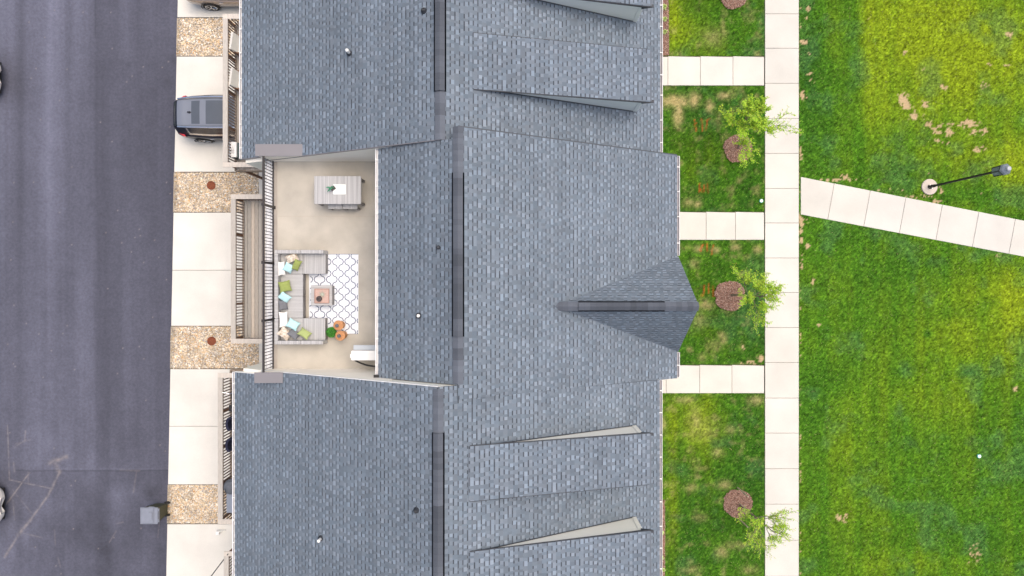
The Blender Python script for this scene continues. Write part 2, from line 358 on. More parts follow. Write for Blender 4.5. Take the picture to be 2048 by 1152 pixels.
# ------------------------------------------------------------------ gravel beds (real stones)
ico_v = []; t_ = (1 + 5 ** .5) / 2
for a, b in ((-1, t_), (1, t_), (-1, -t_), (1, -t_)): ico_v.append((a, b, 0))
for a, b in ((-1, t_), (1, t_), (-1, -t_), (1, -t_)): ico_v.append((0, a, b))
for a, b in ((t_, -1), (t_, 1), (-t_, -1), (-t_, 1)): ico_v.append((a, 0, b))
ico_v = np.array(ico_v) / 1.902
ico_f = np.array([(0, 11, 5), (0, 5, 1), (0, 1, 7), (0, 7, 10), (0, 10, 11), (1, 5, 9), (5, 11, 4), (11, 10, 2), (10, 7, 6), (7, 1, 8), (3, 9, 4), (3, 4, 2), (3, 2, 6), (3, 6, 8), (3, 8, 9), (4, 9, 5), (2, 4, 11), (6, 2, 10), (8, 6, 7), (9, 8, 1)])
def scatter_ico(name, P, size, cols, m, flat=.6, **k):
    n = len(P); ang = rng.random(n) * 6.28; c, s = np.cos(ang), np.sin(ang)
    sc = size[:, None] * (1 + .45 * (rng.random((n, 3)) - .5)) * np.array([1.15, .85, flat])
    v = ico_v[None] * sc[:, None, :] * (1 + .25 * (rng.random((n, 12, 1)) - .5))
    x = v[..., 0] * c[:, None] - v[..., 1] * s[:, None]; y = v[..., 0] * s[:, None] + v[..., 1] * c[:, None]
    V = np.stack([x, y, v[..., 2]], -1) + P[:, None, :]
    Fc = (ico_f[None] + (np.arange(n) * 12)[:, None, None]).reshape(-1, 3)
    return np_mesh(name, V.reshape(-1, 3), Fc, m, cols=np.repeat(cols, 12, 0), **k)
pal = np.array([(.60, .50, .37), (.64, .57, .47), (.58, .44, .27), (.50, .43, .35), (.70, .67, .61), (.43, .38, .33), (.60, .48, .33), (.36, .33, .31), (.66, .56, .42), (.55, .36, .19)])
for gi, (y0, y1) in enumerate(((36, 112), (345, 424), (653, 737), (970, 1047))):
    b = MB(); b.add([(re(y1) - .02, WY(y1), -.02), (GX, WY(y1), -.02), (GX, WY(y0), -.02), (re(y0) - .02, WY(y0), -.02)], [(0, 1, 2, 3)]); b.build('gravel_base', M['gravel_bed'], kind='structure')
    area = (GX - re(y0)) * (WY(y0) - WY(y1)); n = int(area * 1150)
    Y = rng.uniform(WY(y1) + .015, WY(y0) - .015, n); e = road_edge(Y); X = e + .02 + (GX - e - .03) * rng.random(n)
    dens = fbm(X, Y, 1.5); edge = np.clip((X - e) / .25, 0, 1); keep = rng.random(n) < (.35 + .65 * edge)
    X, Y, edge = X[keep], Y[keep], edge[keep]; n = len(X)
    sz = rng.gamma(6, .0042, n).clip(.012, .052)
    cl = pal[rng.choice(len(pal), n, p=[.15, .15, .10, .10, .14, .09, .10, .07, .06, .04])] ** 1.15 * (1.0 + .35 * rng.random((n, 1))) * (.6 + .4 * edge[:, None])
    cl = cl * (.85 + .3 * vn(X * 3, Y * 3))[:, None]
    scatter_ico('gravel', np.stack([X, Y, -.005 + .012 * rng.random(n)], 1), sz, cl, M['stone'], kind='stuff',
                label='tan and white river gravel filling the strip between driveways', cat='gravel')
# asphalt crumbs edge is left to the road sheet itself

# ------------------------------------------------------------------ lawns
DG = np.array([.034, .115, .012]); MG = np.array([.074, .195, .012]); YG = np.array([.205, .285, .013]); TAN = np.array([.50, .40, .20]); DIRT = np.array([.44, .33, .19]); RED = np.array([.60, .07, .03]); BG_ = np.array([.07, .17, .065])
def blob(px, py, c, rx, ry=None, ang=0):
    ry = ry or rx; dx = px - c[0]; dy = py - c[1]; ca, sa = math.cos(ang), math.sin(ang)
    u = dx * ca + dy * sa; v = -dx * sa + dy * ca
    return np.exp(-(u / rx) ** 2 - (v / ry) ** 2)
tan_spots = [((1350, 203), 26, 12, .9), ((1356, 228), 9, 20, .9), ((1387, 200), 10, 14, .7), ((1448, 192), 12, 7, .7), ((1418, 212), 7, 12, .5), ((1425, 75), 22, 18, .3), ((1440, 470), 0.1, .1, 0), ((1378, 405), 12, 9, .45), ((1395, 408), 8, 7, .5),
             ((1397, 498), 10, 7, .4), ((1430, 500), 9, 6, .5), ((1473, 494), 9, 6, .5), ((1515, 500), 8, 7, .45), ((1388, 527), 8, 9, .4), ((1410, 610), 18, 10, .4), ((1400, 640), 12, 14, .35), ((1430, 690), 14, 10, .3), ((1445, 672), 8, 8, .35),
             ((1490, 735), 26, 6, .6), ((1405, 715), 8, 8, .35), ((1512, 800), 15, 9, .5), ((1325, 850), 6, 14, .5), ((1370, 800), 18, 7, .45), ((1400, 1035), 14, 8, .3), ((1450, 970), 14, 9, .4), ((1443, 1105), 12, 12, .4), ((1465, 1090), 14, 8, .35), ((1385, 1140), 16, 9, .35), ((1500, 1140), 16, 9, .35),
             ((1460, 860), 12, 9, .3), ((1390, 840), 14, 26, .3), ((1410, 860), 30, 20, .2), ((1435, 905), 12, 9, .3), ((1382, 975), 12, 8, .35)]
dirt_spots = [((1806, 197), 9, 12, 1), ((1816, 212), 9, 10, 1), ((1849, 208), 8, 6, 1), ((1832, 232), 14, 9, 1), ((1856, 248), 10, 7, .9), ((1888, 174), 7, 5, 1), ((1875, 258), 12, 8, .9), ((1905, 246), 16, 6, .9), ((1940, 248), 16, 8, .9), ((1895, 265), 10, 7, .8), ((1955, 262), 18, 8, .7),
              ((1980, 130), 6, 4, .9), ((2013, 131), 6, 4, 1), ((1970, 172), 8, 8, .55), ((1850, 138), 10, 5, .5), ((1808, 105), 7, 5, .45), ((1690, 355), 8, 6, .8), ((1870, 282), 12, 4, .7), ((1893, 285), 7, 4, .7), ((1860, 347), 5, 4, .8), ((1960, 298), 14, 6, .6),
              ((1616, 18), 5, 5, 1), ((1613, 35), 3.5, 3.5, .9), ((1609, 85), 8, 4, .9), ((1617, 107), 5, 4, .6), ((1620, 148), 5, 5, .9), ((1624, 160), 5, 6, .8), ((1605, 190), 5, 8, 1), ((1612, 198), 9, 5, .8), ((1602, 310), 3, 12, .6),
              ((1606, 438), 10, 10, 1), ((1620, 429), 14, 5, .9), ((1601, 460), 4, 22, .9), ((1603, 500), 3, 40, .5), ((1626, 563), 4, 6, 1), ((1616, 492), 5, 5, .8), ((1637, 651), 3.5, 3, 1), ((2032, 778), 6, 4, 1), ((1688, 1034), 13, 9, .75), ((1521, 720), 8, 8, 1), ((1505, 726), 20, 4, .7), ((1486, 694), 4, 4, .7),
              ((1882, 385), 4, 11, .9), ((1872, 402), 10, 4, .95), ((1840, 393), 26, 3, .6), ((1780, 380), 60, 2.5, .45), ((1690, 360), 60, 3, .5), ((1960, 386), 5, 4, .6), ((1738, 36), 3, 3, .3), ((1700, 22), 7, 8, .2), ((2018, 68), 10, 14, .25), ((1950, 1105), 14, 20, .35), ((1940, 1130), 9, 10, .3), ((1995, 510), 10, 6, .2), ((1668, 512), 8, 5, .35)]
yel = [((1960, 110), 200, 140, 1.0), ((1850, 60), 120, 110, .6), ((2040, 330), 60, 60, .8), ((1760, 230), 90, 40, .35), ((1770, 10), 60, 60, .2), ((1880, 320), 120, 30, .45), ((2000, 600), 120, 70, .55), ((1900, 690), 110, 60, .45), ((1860, 800), 130, 50, .35), ((2030, 640), 40, 100, .45), ((1820, 1130), 120, 30, .3),
       ((1370, 60), 34, 70, .75), ((1345, 30), 14, 90, .6), ((1430, 90), 40, 40, .4), ((1380, 830), 60, 60, .7), ((1400, 880), 30, 70, .5), ((1345, 1000), 18, 130, .7), ((1390, 640), 30, 60, .35), ((1440, 320), 60, 60, .25), ((1380, 320), 40, 60, .25), ((1700, 900), 50, 220, .2), ((1740, 80), 14, 240, .35), ((1385, 520), 30, 60, .25)]
dark = [((1380, 220), 40, 50, .5), ((1460, 220), 60, 40, .6), ((1620, 200), 28, 160, .75), ((1450, 450), 90, 60, 0), ((1620, 120), 20, 90, .5), ((1700, 60), 16, 200, .5), ((1660, 240), 16, 180, .3), ((1500, 380), 30, 60, .4), ((1420, 400), 50, 40, .4), ((1500, 650), 40, 60, .6), ((1370, 700), 30, 40, .5), ((1500, 840), 40, 80, .4), ((1480, 960), 50, 60, .45),
        ((1360, 900), 10, 120, .3), ((1620, 830), 30, 80, .4), ((1660, 760), 50, 40, .35), ((1940, 745), 14, 8, .9), ((1855, 668), 10, 8, .7), ((1800, 745), 14, 10, .4), ((1700, 720), 26, 22, .3), ((1920, 625), 60, 18, .35), ((1985, 605), 20, 10, .4), ((1990, 50), 0.1, .1, 0), ((1982, 47), 8, 5, .7), ((1989, 64), 6, 5, .9), ((2010, 125), 18, 8, .6), ((1900, 330), 0.1, .1, 0),
        ((1860, 330), 90, 20, .35), ((1950, 390), 80, 16, .4), ((1830, 660), 0.1, .1, 0), ((1797, 1025), 12, 9, .6), ((1700, 470), 60, 20, .4), ((1750, 540), 90, 40, .25), ((1380, 1080), 30, 60, .4), ((1650, 1100), 40, 80, .25), ((1960, 1080), 60, 50, .3), ((2030, 440), 30, 12, .4)]
redm = [((1388, 239), (1392, 247)), ((1390, 247), (1392, 262)), ((1403, 238), (1405, 262)), ((1413, 240), (1419, 238)), ((1414, 242), (1412, 260)), ((1400, 366), (1398, 384)), ((1408, 370), (1409, 384)), ((1415, 368), (1416, 386)), ((1400, 376), (1404, 384)),
        ((1407, 489), (1400, 500)), ((1404, 490), (1402, 502)), ((1414, 488), (1415, 503)), ((1426, 490), (1424, 508)), ((1409, 571), (1406, 591)), ((1402, 591), (1407, 591)), ((1417, 568), (1418, 586)), ((1425, 572), (1426, 592)), ((1427, 580), (1428, 592))]
def lawn_col(X, Y, blades=False):
    px, py = px_of(X, Y)
    n1 = fbm(X, Y, .55); n2 = fbm(X + 40, Y, 2.0); n3 = fbm(X, Y + 30, 6.0, 3); nb = fbm(X + 11, Y + 70, 1.2)
    y = np.zeros_like(X); 
    for c, a, b, s in yel: y += s * blob(px, py, c, a, b)
    d = np.zeros_like(X)
    for c, a, b, s in dark: d += s * blob(px, py, c, a, b)
    east = sstep(1590, 1605, px)
    mow = .07 * np.sin(px / 5.6 + .4 * np.sin(py / 60)) + .08 * np.sin(px / 13.3 + 1) + .12 * (vn(px / 9.0, py / 160.0) - .5)
    yl = np.clip(.04 + .08 * east + y * .85 + (n1 - .5) * .5 + (n2 - .5) * (.45 - .25 * east) + (n3 - .5) * .25 - d * .5 + mow, 0, 1)
    dk = np.clip(.58 - .26 * east + d * .6 + (nb - .5) * (.6 - .25 * east) + (n3 - .5) * .3 - y * .6, 0, 1)
    c = MG * (1 - yl[:, None]) + YG * yl[:, None]
    c = c * (1 - dk[:, None]) + DG * dk[:, None]
    bl = np.clip((fbm(X + 90, Y + 5, .9) - .55) * 2.2 + .55 * blob(px, py, (1615, 180), 22, 160) + .3 * blob(px, py, (1500, 560), 50, 60), 0, .38)[:, None]
    c = c * (1 - bl) + BG_ * bl
    n4 = vn((X * .8 + Y * .6) * 15 + 3, (Y * .8 - X * .6) * 15); n5 = vn((X * .5 - Y * .86) * 29, (Y * .5 + X * .86) * 29 + 7); hf = .45 * n4 + .55 * n5
    c = c * (.92 + .08 * east)[:, None] * (1 + 1.7 * (hf - .5) + .30 * (n3 - .5))[:, None] + YG * np.clip(hf - .62, 0, 1)[:, None] * .9
    c = np.clip(c, .004, 1)
    t = np.zeros_like(X)
    for cc, a, b, s in tan_spots: t = np.maximum(t, s * blob(px, py, cc, a, b))
    t = np.clip((t * (.5 + 1.3 * fbm(X + 60, Y, 3.2)) + np.clip(fbm(X + 5, Y + 8, 2.6) - .58, 0, 1) * 1.2 * (px < 1600)) * (.1 + 1.1 * n3 + 1.1 * (hf - .3)), 0, .85)[:, None]
    c = c * (1 - t) + TAN * t
    q = np.zeros_like(X)
    for cc, a, b, s in dirt_spots: q = np.maximum(q, s * blob(px, py, cc, a * 1.0, b * 1.0))
    edge_ = np.maximum.reduce([np.exp(-((px - 1600) / 1.5) ** 2) * .3])
    q = sstep(.44, .66, q * .90 + (n3 - .5) * 2.1 + (hf - .5) * 1.5 + (n2 - .5) * .6 + edge_ * .3) * sstep(.08, .2, q + edge_)
    c = c * (1 - q[:, None]) + DIRT * (.85 + .3 * n3[:, None]) * q[:, None]
    r = np.zeros_like(X)
    for a, b in redm:
        dd, _ = seg_d(px, py, a, b); r = np.maximum(r, np.exp(-(dd / 1.25) ** 2))
    r = np.clip(r * (.0 + .9 * n3 + .4 * (hf > .5)), 0, .5)[:, None]
    c = c * (1 - r) + RED * r
    return (c, q) if blades else c
xw = WX(1290); xs0 = WX(1529)
regs = [(xw, xs0, WY(112), WY(-240)), (xw, xs0, WY(423), WY(172)), (xw, xs0, WY(729), WY(480.5)), (xw, xs0, WY(1390), WY(786.5)), (WX(1598), WX(2330), WY(1390), WY(-240))]
lc = lambda X, Y: lawn_col(X, Y)
for k, (a, b, c, d) in enumerate(regs): grid_sheet('lawn', a, b, c, d, .07, 0.0, M['soil'], lambda X, Y: lawn_col(X, Y) * .9, kind='structure')
# blades
PX, PY = [], []
for (a, b, c, d) in regs:
    d_ = min(d, 14.5); c_ = max(c, -15); b_ = min(b, 26)
    n = int((b_ - a) * (d_ - c_) * 1050); PX.append(rng.uniform(a - .022, b_ + .022, n)); PY.append(rng.uniform(c_ - .022, d_ + .022, n))
X = np.concatenate(PX); Y = np.concatenate(PY); px, py = px_of(X, Y)
dpm = (px > 1599) & (py > tp(px) - .5) & (py < bt(px) + 1)
ring = np.zeros(len(X), bool)
MULCH = [((1465, -9), .60), ((1475, 297), .62), ((1459, 591), .66), ((1475, 1006), .62)]
for (c, r) in MULCH: ring |= np.hypot(X - WX(c[0]), Y - WY(c[1])) < r * (.95 + .12 * vn(np.arctan2(Y - WY(c[1]), X - WX(c[0])) * 3 + 9, X * 0))
ring |= np.hypot(X - WX(1858), Y - WY(374)) < .36
ring |= (px < 1337) & (py < 112); ring |= (px < 1329) & (py > 1000)
keep = ~(dpm | ring); X, Y = X[keep], Y[keep]
cc, q = lawn_col(X, Y, True); keep = rng.random(len(X)) > q * .80; X, Y, cc = X[keep], Y[keep], cc[keep]; n = len(X)
h = rng.uniform(.025, .06, n) * (.8 + .5 * fbm(X, Y, 1.0)); a = rng.random(n) * 6.283; wd = rng.uniform(.006, .011, n); ln = rng.uniform(.01, .05, n); la = rng.random(n) * 6.283
b0 = np.stack([X - np.cos(a) * wd, Y - np.sin(a) * wd, np.zeros(n) + .001], 1); b1 = np.stack([X + np.cos(a) * wd, Y + np.sin(a) * wd, np.zeros(n) + .001], 1)
tp_ = np.stack([X + np.cos(la) * ln, Y + np.sin(la) * ln, h], 1)
V = np.stack([b0, b1, tp_], 1).reshape(-1, 3); j = rng.random((n, 1)); vv = .50 + 1.15 * rng.random((n, 1)) ** 1.5
cc = cc * vv * np.array([1.25, 1.22, 1.0]); dry = (rng.random((n, 1)) < .045); cc = np.where(dry, np.array([.50, .47, .22]) * (.6 + .5 * j), cc)
np_mesh('grass', V, np.arange(3 * n).reshape(-1, 3), M['grass'], cols=np.repeat(cc, 3, 0), kind='stuff', label='short mown green lawn grass with yellowed and bare patches', cat='grass')

# mulch
def mulch(name, inside, bbox, dens, z=.03):
    x0, x1, y0, y1 = bbox; n = int((x1 - x0) * (y1 - y0) * dens)
    X = rng.uniform(x0, x1, n); Y = rng.uniform(y0, y1, n); k = inside(X, Y); X, Y = X[k], Y[k]; n = len(X)
    a = rng.random(n) * 6.28; l = rng.uniform(.012, .035, n); w_ = rng.uniform(.004, .010, n); z_ = z + rng.random(n) * .03; tz = rng.uniform(-.015, .015, n)
    dx, dy = np.cos(a) * l, np.sin(a) * l; ex, ey = -np.sin(a) * w_, np.cos(a) * w_
    V = np.stack([np.stack([X - dx - ex, Y - dy - ey, z_ - tz], 1), np.stack([X + dx - ex, Y + dy - ey, z_ + tz], 1), np.stack([X + dx + ex, Y + dy + ey, z_ + tz + .004], 1), np.stack([X - dx + ex, Y - dy + ey, z_ - tz + .004], 1)], 1).reshape(-1, 3)
    pc = np.array([(.30, .17, .13), (.42, .28, .22), (.16, .09, .07), (.50, .38, .31), (.24, .13, .10)])
    c = pc[rng.choice(5, n, p=[.3, .22, .24, .10, .14])] * (.7 + .5 * rng.random((n, 1)))
    np_mesh(name, V, np.arange(4 * n).reshape(-1, 4), M['mulch'], cols=np.repeat(c, 4, 0), kind='stuff', label='brown shredded bark mulch', cat='mulch')
for i, (c, r) in enumerate(MULCH):
    mx, my = WX(c[0]), WY(c[1]); b = MB(); b.lathe([(r * .88, -.01), (r * .8, .035), (r * .5, .05), (.01, .055)], (mx, my, 0), 28); b.build('mulch_base', M['mulch_bed'], kind='structure')
    mulch('mulch', lambda X, Y: np.hypot(X - mx, Y - my) < r * (.93 + .12 * vn(np.arctan2(Y - my, X - mx) * 3 + 9 + i, X * 0)) + .04 * rng.random(len(X)), (mx - .75, mx + .75, my - .75, my + .75), 5200, .045)
for (y0, y1, xe) in ((-60, 111, 1336.5), (1000, 1250, 1328.5)):
    b = MB(); b.box(WX(1290), WY(y1), -.01, WX(xe), WY(y0), .02); b.build('flower_bed', M['mulch_bed'], kind='structure')
    mulch('mulch', lambda X, Y: X < WX(xe) + .03 * vn(Y * 4, Y * 0), (WX(1295), WX(xe) + .03, WY(y1), WY(y0)), 4200, .02)

# ------------------------------------------------------------------ shingled roofs
E = .143
def shade(base, v): return tuple(base[i] * v for i in range(3))
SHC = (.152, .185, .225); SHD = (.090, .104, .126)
def shingles(mb, O, U, V, ulo, uhi, length, seed=0, tone=1.0):
    """O ridge point at u=0, U unit along the eave, V unit down slope; ulo/uhi functions of distance down the slope"""
    rd = random.Random(seed); O, U, V = Vector(O), Vector(U), Vector(V); Nn = U.cross(V)
    if Nn.z < 0: Nn = -Nn
    nc = int(round(length / E)); e = length / nc
    for j in range(nc):
        a = j * e; b = a + e; mid = (a + b) / 2; u0, u1 = ulo(mid), uhi(mid); u = u0 + rd.uniform(-.12, 0); tab = rd.random() < .5
        strip = rd.uniform(.94, 1.05)
        while u < u1:
            wdt = rd.uniform(.06, .14) if tab else rd.uniform(.08, .14)
            if rd.random() < .12: wdt *= 1.5
            x0 = max(u, u0); x1 = min(u + wdt, u1); u += wdt
            if x1 - x0 < .01: tab = not tab; continue
            h = .015 if tab else .007
            v = strip * (rd.uniform(.80, 1.02) if tab else rd.uniform(1.02, 1.24) * (1.18 if rd.random() < .3 else 1)) * tone
            hue = rd.uniform(-.03, .03); col = (SHC[0] * v * (1 + hue), SHC[1] * v, SHC[2] * v * (1 - hue * .6))
            P = lambda uu, dd, hh: O + U * uu + V * dd + Nn * hh
            p = [P(x0, a, .002), P(x1, a, .002), P(x1, b, h), P(x0, b, h), P(x0, b, -.012), P(x1, b, -.012), P(x0, a, -.01), P(x1, a, -.01)]
            fs = [(3, 4, 5, 2), (0, 6, 4, 3), (1, 2, 5, 7)]
            if tab: mb.add(p, [(0, 3, 2, 1)] + fs, col)
            else:
                mb.add(p, fs, col)
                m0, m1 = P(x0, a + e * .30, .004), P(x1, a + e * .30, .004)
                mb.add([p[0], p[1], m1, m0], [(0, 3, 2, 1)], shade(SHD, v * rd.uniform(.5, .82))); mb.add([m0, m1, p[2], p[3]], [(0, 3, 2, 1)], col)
            tab = (not tab) if rd.random() < .88 else tab
def ridge_cap(mb, P0, P1, side, m, half=.145, lift=.02, exposure=.15, seed=1, vent=False, vb=None):
    """folded cap shingles from P0 to P1 (ridge points); side: unit horizontal vector across the ridge; m roof slope"""
    rd = random.Random(seed); P0, P1 = Vector(P0), Vector(P1); d = (P1 - P0); L = d.length; d = d / L; sd_ = Vector(side); n = max(1, int(L / exposure)); e = L / n
    v = 1.0
    for k in range(n):
        a = P0 + d * (k * e); b = P0 + d * ((k + 1) * e + .012); c_ = rd.uniform(.80, 1.0)
        if k % (3 if vent else 2) == 0: v = rd.uniform(.80, 1.15)
        q_ = .78 if vent else 1.0; c = (.124 * v * c_ * q_, .140 * v * c_ * q_, .170 * v * c_ * q_)
        up = Vector((0, 0, 1)); z0 = lift + .010; z1 = lift + .002; dr = Vector((0, 0, -m * half * .82)); dr2 = Vector((0, 0, -m * half * .3))
        sec = lambda p, z: [p - sd_ * half + dr + up * z, p - sd_ * half * .4 + dr2 + up * (z + .003), p + up * (z + .006), p + sd_ * half * .4 + dr2 + up * (z + .003), p + sd_ * half + dr + up * z]
        A, B = sec(a, z0 if True else z1), sec(b, z1)
        vs = A + B; mb.add(vs, [(i, i + 1, i + 6, i + 5) for i in range(4)], c)
        mb.add(A + [q - up * .02 for q in A], [(i, i + 5, i + 6, i + 1) for i in range(4)], shade(c, .6))
    if vent and vb is not None:
        up = Vector((0, 0, 1)); hh = half + .032
        for s_ in (-1, 1):
            a = P0 + sd_ * (s_ * hh) + Vector((0, 0, -m * half)); b = P1 + sd_ * (s_ * hh) + Vector((0, 0, -m * half))
            i_ = -sd_ * (s_ * .06)
            vb.add([a - up * .05, b - up * .05, b + up * (lift - .004), a + up * (lift - .004), a + i_ - up * .05, b + i_ - up * .05, b + i_ + up * (lift - .002), a + i_ + up * (lift - .002)],
                   [(0, 1, 2, 3), (3, 2, 6, 7), (0, 3, 7, 4), (1, 5, 6, 2)])

K = .9333
PL = {'M': (21.054 * K, 19.146 * K, .60), 'S': (21.085 * K, 18.615 * K, .575), 'N': (21.52 * K, 19.24 * K, .53)}
def rz(u, X):
    ae, aw, m = PL[u]; xr = (aw - ae) / (2 * m)
    return H - (ae + m * X) if X >= xr else H - (aw - m * X)
def ridge(u): ae, aw, m = PL[u]; x = (aw - ae) / (2 * m); return x, H - (ae + m * x)
def eaveX(u, px, east):
    ae, aw, m = PL[u]; q = (px - CX) / F
    return q * ae / (1 - m * q) if east else q * aw / (1 + m * q)
EAV = {'M': (eaveX('M', 757, 0), eaveX('M', 1354, 1)), 'S': (eaveX('S', 470, 0), eaveX('S', 1319, 1)), 'N': (eaveX('N', 484, 0), eaveX('N', 1320, 1))}
WN, WS = 4.02, -2.81     # inner faces of the terrace party walls
GN, GS = 4.31, -3.17     # outer rakes of the middle roof
TZ = 8.60                # terrace floor

def slope(mb, u, east, ylo, yhi, seed, xend=None):
    xr, zr = ridge(u); m = PL[u][2]; s_ = 1 if east else -1; xe = EAV[u][1] if east else EAV[u][0]
    if xend is not None: xe = xend
    c = 1 / math.sqrt(1 + m * m); L = abs(xe - xr) / c; Vd = (s_ * c, 0, -m * c)
    fx = lambda f: (lambda v: f(xr + s_ * v * c))
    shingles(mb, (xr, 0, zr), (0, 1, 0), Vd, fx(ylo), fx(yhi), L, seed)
def underlay(mb, u, y0, y1, x0=None, x1=None, th=.10):
    xr, zr = ridge(u); a = EAV[u][0] if x0 is None else x0; b = EAV[u][1] if x1 is None else x1
    top = [(a, rz(u, a) - .012)] + ([(xr, zr - .012)] if a < xr < b else []) + [(b, rz(u, b) - .012)]
    mb.prism(top + [(x, z - th) for x, z in reversed(top)], 'y', y0, y1)

def rake_board(mb, u, xa, xb, y, t=.02, hgt=.16):
    xr, zr = ridge(u); xs = [xa] + ([xr] if xa < xr < xb else []) + [xb]
    top = [(x, rz(u, x) + .004) for x in xs]; mb.prism(top + [(x, z - hgt) for x, z in reversed(top)], 'y', y, y + t)
def gutter(parent, X, Z, y0, y1, out, sp=.72, lab=None):
    """U-shaped gutter along Y hung at the eave; out = -1 west, +1 east"""
    g = MB(); w_ = .115; t = .014; x0 = X; x1 = X + out * w_
    g.box(x0, y0, Z - .11, x1, y1, Z - .098); g.box(x1 - out * t, y0, Z - .098, x1, y1, Z - .006, bev=0); g.box(x1 - out * (.012 if out > 0 else .02), y0, Z - .006, x1 + out * .002, y1, Z + .006)
    g.box(x0, y0, Z - .098, x0 + out * .008, y1, Z - .02); g.box(x0, y0 - .006, Z - .11, x1, y0, Z); g.box(x0, y1, Z - .11, x1, y1 + .006, Z)
    go = g.build('gutter', M['gutter'], parent)
    li = MB(); li.box(x0 + out * .01, y0 + .004, Z - .096, x1 - out * .02, y1 - .004, Z - (.055 if out > 0 else .085)); li.build('gutter_bottom', M['gutter_in'] if out > 0 else M['gutter'], go)
    hb = MB(); hb.box(min(0, out * w_), -.016, -.012, max(0, out * w_), .016, .012); first = None
    n = int((y1 - y0) / sp); 
    for k in range(n):
        o = first.copy() if first else hb.build('gutter_hanger', M['white'], go)
        if first: COL.objects.link(o)
        else: first = o
        o.location = (X, y0 + (k + .5) * (y1 - y0) / n + random.uniform(-.06, .06), Z)
    return go

def window(parent, x, y, z, wd, ht, face):
    fr = MB(); s_ = face; t = .05
    fr.box(x, y - wd / 2 - .07, z - .07, x + s_ * t, y + wd / 2 + .07, z); fr.box(x, y - wd / 2 - .07, z + ht, x + s_ * t, y + wd / 2 + .07, z + ht + .09)
    for q in (-1, 1): fr.box(x, y + q * wd / 2, z, x + s_ * t, y + q * (wd / 2 + .07), z + ht)
    fr.box(x, y - .02, z, x + s_ * .03, y + .02, z + ht)
    f = fr.build('window', M['white'], parent); g = MB(); g.box(x, y - wd / 2, z, x + s_ * .018, y + wd / 2, z + ht); g.build('pane', M['glass'], f)
def garage(parent, x, y, wd=4.8):
    d = MB()
    for k in range(4): d.box(x - .04, y - wd / 2, .03 + k * .55, x, y + wd / 2, .03 + k * .55 + .535, bev=0)
    g = d.build('garage_door', M['white'], parent); h_ = MB(); h_.box(x - .07, y - .1, .5, x - .042, y + .1, .54); h_.build('handle', M['black'], g)

